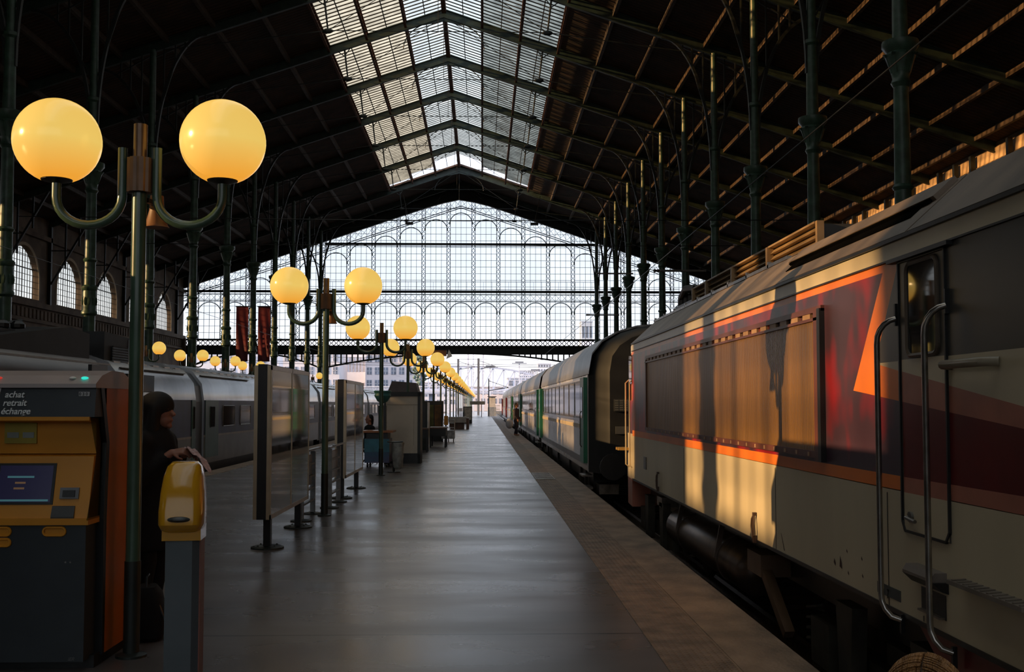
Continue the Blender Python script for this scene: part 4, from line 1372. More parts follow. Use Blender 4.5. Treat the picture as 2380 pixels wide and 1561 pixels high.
for y, zz in ((8.83, 0.545), (13.7, 0.57), (4.32, 0.50)):
    b = MB()
    b.tube([(-0.02, y + 0.00, zz + 0.20), (-0.03, y + 0.03, zz + 0.16), (-0.03, y + 0.05, zz + 0.10), (-0.03, y + 0.03, zz + 0.03), (-0.03, y, zz), (-0.03, y - 0.03, zz + 0.03), (-0.03, y - 0.02, zz + 0.12), (-0.02, y + 0.0, zz + 0.20)], 0.009, 8)
    b.box(-0.03, 0.0, y - 0.02, y + 0.02, zz + 0.19, zz + 0.215).box(-0.035, -0.005, y - 0.03, y - 0.005, zz - 0.03, zz + 0.03)
    b.build('jumper_cable', M('cable_brown', (0.06, 0.03, 0.02), 0.5), lo_, True)
MB().box(-0.01, 0, 14.75, 14.95, 0.75, 0.92).build('vent_plate', dgrey, lo_)
text_mesh('lettering', '7', 0.07, black, lo_, (-0.002, 5.98, 0.575), (pi / 2, 0, -pi / 2), 0, 0.001)
text_mesh('lettering', '1', 0.04, black, lo_, (-0.002, 5.49, 0.545), (pi / 2, 0, -pi / 2), 0, 0.001)
# lower red apron of the near cab
MB().box(0.02, 0.10, YN - 0.2, 5.15, 0.05, 0.52).prism([(5.15, 0.52), (5.62, 0.52), (5.15, 0.25)], 'x', 0.02, 0.10).build('apron', dred, lo_)
# near cab end (outside the photo) and far cab end
MB().loft([section(YN), section(2.2, 0.12, tr=0.1), section(1.6, 0.35, tr=0.5)]).build('cab_nose', dgrey, lo_)
def csec(y, i, zb, zt):
    return [(i, y, zb), (i, y, zt), (2.95 - i, y, zt), (2.95 - i, y, zb)]
b = MB()
b.loft([csec(YF, 0.0, 1.70, 2.42), csec(16.55, 0.05, 1.70, 2.42), csec(16.75, 0.25, 1.70, 2.40)], 1)
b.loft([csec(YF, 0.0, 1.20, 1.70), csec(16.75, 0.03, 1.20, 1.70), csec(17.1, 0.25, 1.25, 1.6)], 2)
b.loft([csec(YF, 0.0, 0.52, 1.20), csec(16.9, 0.03, 0.52, 1.20), csec(17.25, 0.25, 0.52, 1.25)], 0)
b.loft([csec(16.3, 0.02, 0.10, 0.52), csec(17.0, 0.05, 0.10, 0.52), csec(17.3, 0.25, 0.16, 0.52)], 3)
b.loft([csec(YF, 0.0, 2.42, 2.545), csec(16.6, 0.05, 2.42, 2.53), csec(16.8, 0.3, 2.40, 2.50)], 0)
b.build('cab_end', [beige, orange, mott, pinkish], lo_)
MB().loft([section(YF, zb=2.5), section(16.5, 0.1, tr=0.06, zb=2.4), section(16.75, 0.4, tr=0.25, zb=2.2)]).build('cab_roof', roofg, lo_)
MB().box(-0.008, 0.02, 16.12, 16.42, 1.95, 2.38).build('cab_window', mir, lo_)
for y in (16.15, 16.6):
    MB().tube([(0.02, y, 2.02), (-0.035, y, 1.97), (-0.035, y, 0.72), (0.02, y, 0.68)], 0.011, 8).build('handrail', M('rail_cream', (0.5, 0.4, 0.26), 0.35), lo_, True)
MB().box(-0.14, 0.03, 16.7, 17.0, 0.93, 0.97).build('cab_step', M('step_ochre', (0.45, 0.26, 0.06), 0.5), lo_)
# buffers, underframe, tank, bogies
MB().box(0.3, 2.65, YN, 16.9, 0.20, 0.52).build('underframe', black, lo_)
for x in (0.6, 2.35):
    MB().lathe([(0.1, 0.0), (0.1, 0.4), (0.24, 0.42), (0.24, 0.47)], (x, 17.25, 0.42), 16, axis='y').build('buffer', black, lo_, True)
tank_m = M('tank_bronze', (0.10, 0.070, 0.055), 0.36, 0.5, 0.35, 4, 0.1)
tk = MB().lathe([(0.02, -0.12), (0.12, -0.11), (0.20, -0.06), (0.235, 0.02), (0.235, 3.75), (0.20, 3.83), (0.12, 3.88), (0.02, 3.89)], (0.32, 9.95, 0.10), 28, axis='y').build('air_tank', tank_m, lo_, True)
for y in (10.75, 12.9):
    b = MB().lathe([(0.237, -0.03), (0.245, -0.03), (0.245, 0.03), (0.237, 0.03)], (0.32, y, 0.10), 28, axis='y')
    b.bar((0.08, y, 0.12), (0.16, y + 0.02, 0.5), 0.05, 0.03)
    b.build('tank_strap', tank_m, tk, True)
b = MB().box(0.05, 0.5, 8.9, 9.35, 0.22, 0.40)
b.bar((0.1, 8.95, 0.28), (0.15, 8.45, -0.15), 0.08, 0.07)
b.build('stay_bracket', M('bracket_brown', (0.12, 0.07, 0.04), 0.5), lo_)
MB().box(0.1, 0.5, 14.1, 14.5, 0.30, 0.42).build('junction_box', steel, lo_)
bogm = M('bogie_grime', (0.045, 0.038, 0.028), 0.6, 0.2, 0.4, 5)
def bogie(parent, y, x0=0.0, span=2.95, m=bogm):
    g = MB().box(x0 + 0.22, x0 + 0.34, y - 1.6, y + 1.6, -0.18, 0.02).box(x0 + span - 0.34, x0 + span - 0.22, y - 1.6, y + 1.6, -0.18, 0.02).box(x0 + 0.3, x0 + span - 0.3, y - 0.3, y + 0.3, -0.2, 0.15)
    bg_ = g.build('bogie_frame', m, parent)
    for dy in (-1.15, 1.15):
        for xx in (x0 + 0.66, x0 + span - 0.80):
            MB().lathe([(0.08, -0.06), (0.52, -0.05), (0.55, 0.0), (0.46, 0.0), (0.46, 0.10), (0.08, 0.12)], (xx, y + dy, 0.0), 24, axis='x').build('wheel', steel, bg_, True)
        MB().box(x0 + 0.14, x0 + 0.30, y + dy - 0.2, y + dy + 0.2, -0.2, 0.12).build('axle_box', m, bg_)
        b = MB()
        for q in (-0.38, 0.38):
            pts = [(x0 + 0.24 + 0.07 * math.cos(a), y + dy + q + 0.07 * math.sin(a), -0.12 + 0.3 * a / (8 * pi)) for a in [i * pi / 5 for i in range(41)]]
            b.tube(pts, 0.014, 5)
        b.build('coil_springs', m, bg_)
    for q in (-0.9, 0.35):
        MB().prism([(y + q, 0.35), (y + q + 0.32, 0.35), (y + q + 0.25, -0.25), (y + q + 0.05, -0.25)], 'x', x0 + 0.10, x0 + 0.2).build('hanger', m, bg_)
    return bg_
bogie(lo_, 6.5)
bogie(lo_, 14.9)

# ---------------------------------------------------------------- coaches behind the locomotive
silver = M('coach_silver', (0.40, 0.37, 0.36), 0.25, 0.25, 0.18, 1.0, 0.03, (1, 0.4, 1), 3)
croof = stripes(M('coach_roof', (0.17, 0.155, 0.145), 0.35, 0.3, 0.2, 1.2), 0, 0.28, 0.8)
belt = M('coach_window_band', (0.050, 0.042, 0.040), 0.18, 0.0, 0.2, 2)
cgreen = M('coach_green_door', (0.012, 0.16, 0.085), 0.35, 0, 0.15, 3)
cglass = M('coach_glass', (0.022, 0.016, 0.012), 0.06, 0.0, 0, 1, spec=0.4)
cend = M('coach_end_black', (0.008, 0.008, 0.009), 0.7, 0, 0.2, 3)
cream = M('coach_cream', (0.60, 0.47, 0.30), 0.4, 0, 0.1, 3)
def coach(y0, y1, label, detail, doorm=cgreen, n_win=11, x=2.2, green=True, bandm=belt):
    t = thing('railway_coach', label, 'railway coach', (x, y0, 0), 0, 'coaches coupled behind the locomotive')
    L = y1 - y0
    Wd = 2.85
    def sec(y, i, zt):
        pts = [(i, y, 0.25), (i, y, 2.28)]
        for k in range(1, 10):
            a = pi * k / 10
            pts.append((Wd / 2 - (Wd / 2 - i) * math.cos(a), y, 2.28 + (zt - 2.28) * math.sin(a) ** 0.8))
        pts += [(Wd - i, y, 2.28), (Wd - i, y, 0.25)]
        return pts
    MB().loft([sec(0, 0.0, 3.28), sec(L, 0.0, 3.28)]).build('body', silver, t, True)
    MB().loft([sec(-0.9, 0.34, 3.1), sec(-0.88, 0.32, 3.12), sec(-0.5, 0.12, 3.24), sec(0, 0.0, 3.28)]).build('coach_end', cend, t, True)
    rf = MB()
    pa, pb = [], []
    for k in range(0, 11):
        a = pi * k / 10
        px_ = Wd / 2 - (Wd / 2 + 0.02) * math.cos(a)
        pz = 2.30 + 1.0 * math.sin(a) ** 0.8
        pa.append((px_, -0.3, pz)); pb.append((px_, L, pz))
    pa2 = [(p[0], p[1], p[2] - 0.04) for p in pa[::-1]]
    pb2 = [(p[0], p[1], p[2] - 0.04) for p in pb[::-1]]
    rf.loft([pa + pa2, pb + pb2])
    rf.build('roof', croof, t, True)
    MB().box(-0.012, 0.004, 0.9, L - 0.9, 1.26, 2.20).build('window_band', bandm, t)
    MB().box(-0.014, 0.004, 0.9, L - 0.9, 1.11, 1.20).build('cream_stripe', cream, t)
    MB().box(-0.014, 0.004, 0.0, L, 0.36, 0.50).build('lower_stripe', M('coach_lower_grey', (0.22, 0.21, 0.22), 0.4), t)
    w_ = (L - 2.6) / n_win
    for k in range(n_win):
        a = 1.3 + w_ * k
        f = MB().box(-0.020, -0.008, a + 0.14, a + w_ - 0.14, 1.33, 2.16).build('window_frame', steel if detail else bandm, t)
        MB().box(-0.026, -0.018, a + 0.19, a + w_ - 0.19, 1.37, 2.12).build('window_pane', cglass, f)
    for ya, yb in ((0.05, 0.85), (L - 0.85, L - 0.05)):
        d = MB().box(-0.10 if green else -0.03, 0.0, ya, yb, 0.62 if not green else 0.42, 2.20).build('door', doorm, t)
        MB().box(-0.108 if green else -0.038, -0.1 if green else -0.03, ya + 0.22, yb - 0.22, 1.35, 2.0).build('door_window', cglass, d)
        if detail:
            MB().tube([(-0.13, ya + 0.1, 1.5), (-0.16, ya + 0.1, 1.45), (-0.16, ya + 0.1, 0.8), (-0.13, ya + 0.1, 0.75)], 0.012, 6).build('handrail', hdl, d)
    MB().box(0.15, 2.7, 0.5, L - 0.5, -0.05, 0.25).box(0.1, 1.0, L * 0.35, L * 0.5, -0.3, 0.2).box(0.1, 0.8, L * 0.6, L * 0.7, -0.25, 0.2).build('underframe', black, t)
    bogie(t, 2.6, 0, 2.85)
    bogie(t, L - 2.6, 0, 2.85)
    if detail:
        MB().box(-0.02, 0.0, -0.02, 0.04, 0.25, 2.28).build('corner_post', silver, t)
        e = MB().box(0.45, 0.85, -0.93, -0.9, 1.05, 1.20).build('end_stripe', M('end_grey', (0.10, 0.10, 0.10), 0.4), t)
        MB().box(0.9, 1.95, -1.25, -0.85, 0.3, 2.5).build('gangway_bellows', black, t)
        pn = MB().box(0.42, 0.82, -0.935, -0.905, 1.5, 1.74).build('number_panel', M('panel_dim', (0.05, 0.05, 0.045), 0.5), t)
        b = MB()
        for i in range(5):
            for j in range(4):
                b.box(0.44 + j * 0.09, 0.51 + j * 0.09, -0.94, -0.935, 1.52 + i * 0.044, 1.545 + i * 0.044)
        b.build('inscription', M('inscription_grey', (0.13, 0.13, 0.12), 0.6), pn)
        for q in (0.35, 2.5):
            MB().lathe([(0.1, 0.35), (0.1, -0.0), (0.26, -0.02), (0.26, -0.07)], (q, -1.25, 0.42), 16, axis='y').build('buffer', black, t, True)
        MB().box(0.2, 0.6, -0.2, 0.7, -0.2, 0.0).box(-0.12, 0.1, 0.1, 0.8, -0.12, -0.08).box(-0.12, 0.1, 0.1, 0.8, 0.14, 0.17).build('boarding_steps', steel, t)
    return t
coach(22.3, 40.0, 'nearest silver coach with green doors, directly behind the locomotive', True, n_win=9)
coach(41.55, 61.0, 'second silver coach behind the locomotive, with dark windows and green end door', True, n_win=10)
redd = M('coach_red_door', (0.20, 0.012, 0.015), 0.4, 0, 0.2, 2)
warm = M('coach_warm_band', (0.13, 0.075, 0.035), 0.25, 0, 0.3, 2)
coach(62.0, 78.6, 'third coach of the train, with a warm brown window band', False, n_win=8, bandm=warm)
coach(79.6, 97.0, 'fourth coach of the train, with a red door', False, doorm=redd, n_win=8, bandm=warm)
coach(98.0, 117.0, 'last visible coach, tiny at the far end of the platform', False, doorm=redd, n_win=8, bandm=warm)

# ---------------------------------------------------------------- silver and blue train on the left
tgs = M('train_silver', (0.50, 0.52, 0.57), 0.22, 0.35, 0.30, 0.9, 0.06, (1, 0.8, 0.35), 3)
tgd = M('train_roof_dark', (0.016, 0.016, 0.018), 0.6, 0.0, 0.3, 1.5)
tgb = M('train_blue', (0.018, 0.022, 0.075), 0.42, 0.1, 0.3, 2)
tgl = M('train_grey', (0.16, 0.145, 0.13), 0.35, 0.1, 0.15, 2)
tgg = M('train_green_door', (0.02, 0.085, 0.060), 0.35, 0, 0.2, 2)
def tsec(y, i=0.0, dz=0.0):
    Wd = 2.9
    return [(-i, y, 0.16), (-i, y, 1.76), (-0.06 - i, y, 2.15 + dz * 0.5), (-0.30 - i, y, 2.46 + dz), (-0.75, y, 2.62 + dz), (-1.45, y, 2.68 + dz), (-2.15, y, 2.62 + dz), (-2.6 + i, y, 2.46 + dz), (-2.84 + i, y, 2.15), (-2.9 + i, y, 1.76), (-2.9 + i, y, 0.16)]
def tcar(y0, y1, label, wins, doors, grp='cars of the silver and blue train'):
    t = thing('train_car', label, 'train car', (-6.95, y0, 0), 0, grp)
    L = y1 - y0
    MB().loft([tsec(0), tsec(L)]).build('body', tgs, t, True)
    MB().box(-0.02, 0.006, 0.02, L - 0.02, 0.86, 1.74).build('blue_band', tgb, t)
    MB().box(-0.02, 0.010, 0.02, L - 0.02, 0.16, 0.82).build('lower_panel', tgl, t)
    MB().box(-0.02, 0.014, 0.02, L - 0.02, 0.82, 0.87).build('pale_line', M('line_beige', (0.32, 0.25, 0.19), 0.4), t)
    for a, c_ in wins:
        b = MB()
        pts = rrect(b, 0.012, a, c_, 1.06, 1.60, 0.06, 0.012)
        f = b.build('window_frame', steel, t)
        MB().prism([(p[1], p[2]) for p in pts], 'x', 0.006, 0.012).build('window_pane', cglass, f)
    for a, c_ in doors:
        d = MB().box(0.0, 0.018, a, c_, 0.30, 1.74).build('door', tgg, t)
        b = MB()
        pts = rrect(b, 0.022, a + (c_ - a) * 0.35, a + (c_ - a) * 0.68, 1.05, 1.58, 0.04, 0.010)
        f = b.build('door_window_frame', black, d)
        MB().prism([(p[1], p[2]) for p in pts], 'x', 0.018, 0.021).build('door_window', cglass, f)
    MB().box(-2.7, -0.12, 0.4, L - 0.4, -0.25, 0.16).build('underframe', black, t)
    y = 0.3
    while y < L - 0.6:
        MB().box(-0.5, -0.3, y, y + 0.4, 2.46, 2.495).build('roof_rib', steel, t)
        y += 0.85
    b = MB().box(-0.35, -0.18, 0.4, min(L - 0.3, 6), 2.36, 2.375)
    b.build('roof_line', black, t)
    return t
t = tcar(21.05, 26.35, 'short silver car with a raised dark fairing at the left behind the black-coated person', [], [(4.9, 5.25)])
MB().prism([(0.1, 2.4), (1.9, 2.4), (2.6, 2.4), (1.9, 3.0), (0.1, 3.06)], 'x', -2.3, -0.42).build('roof_fairing', tgd, t)
MB().prism([(1.5, 2.45), (2.62, 2.45), (1.9, 2.99), (1.55, 2.98)], 'x', -0.425, -0.40).build('fairing_panel', tgs, t)
MB().box(-0.40, -0.38, 0.5, 1.4, 2.5, 2.8).build('fairing_grille', stripes(M('fairing_louvre', (0.06, 0.06, 0.06), 0.5), 2, 0.05, 0.8), t)
MB().box(-0.06, 0.016, 0.2, 1.9, 1.90, 2.24).build('dark_window', cglass, t)
t = tcar(27.1, 45.8, 'silver and dark blue car of the left train with a green door and rounded windows', [(0.95 + 2.05 * k + 1.0, 0.95 + 2.05 * k + 2.35) for k in range(8)], [(0.12, 1.45)])
tcar(46.6, 65.4, 'farther silver and blue car of the left train, seen behind the notice boards', [(1.9 + 2.0 * k, 3.25 + 2.0 * k) for k in range(8)], [(0.3, 1.4)])
tcar(66.2, 85.0, 'distant silver car of the left train, right of the second notice board', [(1.9 + 2.0 * k, 3.25 + 2.0 * k) for k in range(8)], [(0.3, 1.4)])
for y, s_ in ((26.72, ''), (46.2, ''), (65.8, '')):
    t = thing('gangway_bellows', {26.72: 'black bellows between the first two cars of the left train', 46.2: 'dark bellows of the left train seen right of the first notice board', 65.8: 'far dark bellows of the left train'}[y], 'bellows', (-6.95, y, 0))
    MB().loft([[(p[0] * 0.97 - 0.04, -0.36, p[2] - 0.06) for p in tsec(0)], [(p[0] * 0.97 - 0.04, 0.36, p[2] - 0.06) for p in tsec(0)]]).build('bellows', black, t)
pc = thing('power_car', 'dark-roofed power car of the left train above the ticket machine', 'power car', (-6.95, 12.6, 0), 0)
L = 20.75 - 12.6
b = MB()
b.loft([tsec(1.2, 0.25, -0.35), tsec(2.2, 0.05, -0.08), tsec(3.0, 0, 0.0), tsec(L - 0.4, 0, 0.0)])
b.build('body', M('power_car_grey', (0.16, 0.145, 0.15), 0.32, 0.2, 0.15, 1.0), pc, True)
MB().loft([tsec(1.2, 0.25, -0.35), [(p[0] * 0.7 - 0.45, 0.2, 0.16 + (p[2] - 0.16) * 0.55) for p in tsec(0)], [(p[0] * 0.3 - 1.0, -0.4, 0.2 + (p[2] - 0.16) * 0.2) for p in tsec(0)]]).build('nose', tgs, pc, True)
MB().prism([(2.9, 2.42), (L - 0.5, 2.42), (L - 0.5, 2.95), (L - 1.4, 3.02), (4.6, 2.78), (3.2, 2.60)], 'x', -2.45, -0.38).build('roof_cowl', tgd, pc)
MB().box(-0.02, 0.02, 1.6, L - 0.5, 2.36, 2.39).build('gutter', M('gutter_pale', (0.30, 0.29, 0.29), 0.4), pc)
b = MB()
for k in range(5):
    b.ball((-1.0, 3.6 + k * 0.6, 2.86 + 0.03 * k), (0.12, 0.16, 0.10), 8, 5)
b.tube([(-1.0, 3.2, 2.95), (-1.1, 4.6, 3.22), (-1.2, 5.8, 3.0), (-1.2, 6.6, 3.12)], 0.03, 6)
b.tube([(-1.3, 4.4, 2.9), (-1.3, 4.5, 3.18), (-1.9, 4.5, 3.18)], 0.03, 6)
b.box(-1.4, -0.7, 3.5, 5.2, 2.74, 2.86)
b.build('pantograph', black, pc)
MB().box(-2.7, -0.12, 1.0, L - 0.4, -0.25, 0.16).build('underframe', black, pc)
for o_ in (pc,):
    MB().box(-0.05, 0.015, 6.7, 7.5, 1.75, 2.35).build('rear_grille', black, o_)

# ---------------------------------------------------------------- people
skin = M('skin', (0.30, 0.13, 0.085), 0.5, 0, 0.08, 8)
coatb = M('black_coat', (0.003, 0.003, 0.004), 0.9, 0, 0.3, 10)
hairb = M('black_hair', (0.004, 0.0035, 0.0035), 0.75, 0, 0.3, 20)
def remesh(o, vs, it=4):
    m = o.modifiers.new('merge', 'REMESH')
    m.mode = 'VOXEL'
    m.voxel_size = vs
    m.use_smooth_shade = True
    s_ = o.modifiers.new('relax', 'SMOOTH')
    s_.iterations = it
    s_.factor = 0.5
def head_shape(b, c, s=1.0):
    """head facing local -y, centre c"""
    x, y, z = c
    b.ball((x, y, z + 0.02 * s), (0.075 * s, 0.095 * s, 0.11 * s), 16, 10)
    b.ball((x, y - 0.03 * s, z - 0.05 * s), (0.055 * s, 0.065 * s, 0.065 * s), 12, 8)
    b.ball((x, y - 0.075 * s, z - 0.095 * s), (0.028 * s, 0.022 * s, 0.02 * s), 10, 6)      # chin
    b.tube([(x, y - 0.085 * s, z + 0.025 * s), (x, y - 0.115 * s, z - 0.02 * s)], [0.011 * s, 0.018 * s], 8)  # nose
    b.ball((x, y - 0.09 * s, z - 0.052 * s), (0.026 * s, 0.014 * s, 0.011 * s), 8, 6)        # lips
    for q in (-1, 1):
        b.ball((x + q * 0.077 * s, y + 0.01 * s, z - 0.01 * s), (0.012 * s, 0.02 * s, 0.03 * s), 8, 6)   # ears
        b.ball((x + q * 0.03 * s, y - 0.082 * s, z + 0.032 * s), (0.02 * s, 0.012 * s, 0.009 * s), 8, 6)  # brow
def hand(b, wrist, d, palm_n, s=1.0, curl=0.6):
    """palm plus four bent fingers and a side thumb; d = direction of the hand, palm_n = palm normal"""
    d = Vector(d).normalized(); n = Vector(palm_n).normalized(); sd_ = d.cross(n).normalized()
    w_ = Vector(wrist)
    pc_ = w_ + d * 0.05 * s
    for q in (-0.028, -0.01, 0.01, 0.028):
        b.cap_(w_ + sd_ * q * 0.6 * s, w_ + d * 0.085 * s + sd_ * q * s, 0.016 * s, 0.013 * s, 8)
    for q, ln in ((-0.032, 0.062), (-0.011, 0.075), (0.011, 0.080), (0.032, 0.070)):
        p = w_ + d * 0.088 * s + sd_ * q * s
        a = 0.0
        for seg, rr in ((0.42, 0.0095), (0.33, 0.0088), (0.25, 0.008)):
            a += curl * 0.75
            nx = p + (d * math.cos(a) + n * math.sin(a)) * ln * seg * s
            b.cap_(p, nx, rr * s, rr * 0.93 * s, 8)
            p = nx
    p = w_ + d * 0.025 * s - sd_ * 0.03 * s
    q1 = p + (d * 0.6 - sd_ * 0.6 + n * 0.35).normalized() * 0.038 * s
    q2 = q1 + (d * 0.8 - sd_ * 0.1 + n * 0.5).normalized() * 0.030 * s
    b.cap_(p, q1, 0.013 * s, 0.011 * s, 8)
    b.cap_(q1, q2, 0.011 * s, 0.009 * s, 8)
def arm(b, sh, el, wr_, s=1.0, r=(0.05, 0.042, 0.028)):
    b.cap_(sh, el, r[0] * s, r[1] * s)
    b.cap_(el, wr_, r[1] * s, r[2] * s)

# foreground person in black, facing right (+x), reading a paper
pe = thing('person', 'person in a long black hooded coat behind the nearest lamp pole, holding a crumpled paper', 'person', (-2.46, 8.15, 0), math.radians(78))
b = MB()
head_shape(b, (0, -0.05, 1.58))
b.cap_((0, 0.0, 1.38), (0, -0.03, 1.52), 0.06, 0.055)
b.cap_((-0.16, 0, 1.36), (0.16, 0, 1.36), 0.07, 0.07)
b.cap_((0, 0.0, 1.30), (0, 0.0, 1.05), 0.14, 0.13)
b.cap_((0, 0.0, 1.0), (0, 0.02, 0.90), 0.14, 0.15)
for q in (-1, 1):
    b.cap_((q * 0.09, 0.02, 0.88), (q * 0.09, -0.01, 0.48), 0.085, 0.058)
    b.cap_((q * 0.09, -0.01, 0.48), (q * 0.09, 0.03, 0.09), 0.056, 0.038)
    b.cap_((q * 0.09, 0.05, 0.05), (q * 0.10, -0.12, 0.035), 0.042, 0.032)
arm(b, (-0.19, 0, 1.36), (-0.23, -0.02, 1.12), (-0.10, -0.20, 1.29))
hand(b, (-0.10, -0.20, 1.29), (0.25, -1, 0.15), (0.6, 0.0, -0.8), 1.0, 0.7)
arm(b, (0.19, 0, 1.36), (0.23, -0.02, 1.12), (0.10, -0.19, 1.27))
hand(b, (0.10, -0.19, 1.27), (-0.25, -1, 0.12), (-0.6, 0.0, -0.8), 1.0, 0.7)
bod = b.build('body', skin, pe)
remesh(bod, 0.0065, 3)
b = MB()
b.cap_((0, 0.02, 1.33), (0, 0.02, 1.15), 0.19, 0.19, 16)
b.cap_((-0.19, 0, 1.36), (0.19, 0, 1.36), 0.09, 0.09, 14)
b.tube([(0, 0.02, 1.3), (0, 0.04, 0.9), (0, 0.05, 0.58)], [0.19, 0.22, 0.25], 20)
for q in (-1, 1):
    b.cap_((q * 0.19, 0, 1.36), (q * 0.23, -0.02, 1.12), 0.085, 0.075)
    b.cap_((q * 0.23, -0.02, 1.12), (q * 0.125, -0.155, 1.24), 0.072, 0.052)
coat = b.build('coat', coatb, pe)
remesh(coat, 0.02, 5)
b = MB()
for q in (-1, 1):
    b.cap_((q * 0.09, 0.02, 0.66), (q * 0.09, 0.0, 0.48), 0.10, 0.085)
    b.cap_((q * 0.09, 0.0, 0.48), (q * 0.09, 0.03, 0.20), 0.082, 0.062)
tr_ = b.build('trousers', coatb, pe)
remesh(tr_, 0.015, 4)
b = MB()
b.ball((0, -0.022, 1.638), (0.106, 0.135, 0.108), 16, 10)
for q in (-1, 1):
    b.cap_((q * 0.075, -0.05, 1.62), (q * 0.085, -0.03, 1.44), 0.045, 0.05)
b.cap_((0, 0.05, 1.62), (0, 0.07, 1.38), 0.10, 0.09)
b.cap_((0, 0.0, 1.42), (0, 0.02, 1.34), 0.12, 0.16)
hd2 = b.build('hood', hairb, pe)
remesh(hd2, 0.012, 4)
b = MB()
for q in (-1, 1):
    b.cap_((q * 0.09, 0.055, 0.05), (q * 0.10, -0.13, 0.038), 0.05, 0.038)
sh_ = b.build('shoes', black, pe)
remesh(sh_, 0.01, 2)
for q in (-1, 1):
    MB().ball((q * 0.03, -0.130, 1.600), 0.010, 8, 6).build('eye', M('dark_eye', (0.02, 0.015, 0.012), 0.3), pe)
# paper held in the hands
pp = thing('crumpled_paper', 'crumpled pale paper held by the person in black', 'paper', (-2.21, 8.06, 1.255), 0.1)
secs = []
for i in range(9):
    ln = []
    for j in range(9):
        ln.append((0.02 + 0.022 * i, -0.10 + 0.025 * j + 0.006 * math.sin(i * 2.1), 0.03 + 0.045 * math.sin(0.6 + i * 0.25) * 1.6 - 0.022 * i + 0.012 * math.sin(i * 1.7 + j * 1.3)))
    secs.append(ln + [(p[0], p[1], p[2] - 0.003) for p in ln[::-1]])
MB().loft(secs).build('sheet', M('paper_pink', (0.42, 0.30, 0.30), 0.7, 0, 0.25, 14), pp)
bgm = thing('travel_bag', 'black soft travel bag on the floor at the feet of the person in black', 'bag', (-2.36, 7.74, 0), 0.2)
b = MB()
secs = []
for z, hx, hy in ((0.0, 0.10, 0.13), (0.03, 0.12, 0.16), (0.2, 0.125, 0.165), (0.32, 0.10, 0.14), (0.37, 0.06, 0.11)):
    secs.append([(hx * math.copysign(abs(math.cos(a)) ** 0.6, math.cos(a)), hy * math.copysign(abs(math.sin(a)) ** 0.6, math.sin(a)), z) for a in [2 * pi * i / 20 for i in range(20)]])
b.loft(secs).build('bag_body', coatb, bgm, True)
MB().tube([(0, -0.07, 0.36), (0, -0.06, 0.44), (0, 0.06, 0.44), (0, 0.07, 0.36)], 0.009, 8).build('handle', black, bgm, True)
MB().tube([(0.09, -0.12, 0.25), (0.15, -0.13, 0.10), (0.13, -0.15, 0.01)], 0.008, 6).build('strap', black, bgm)

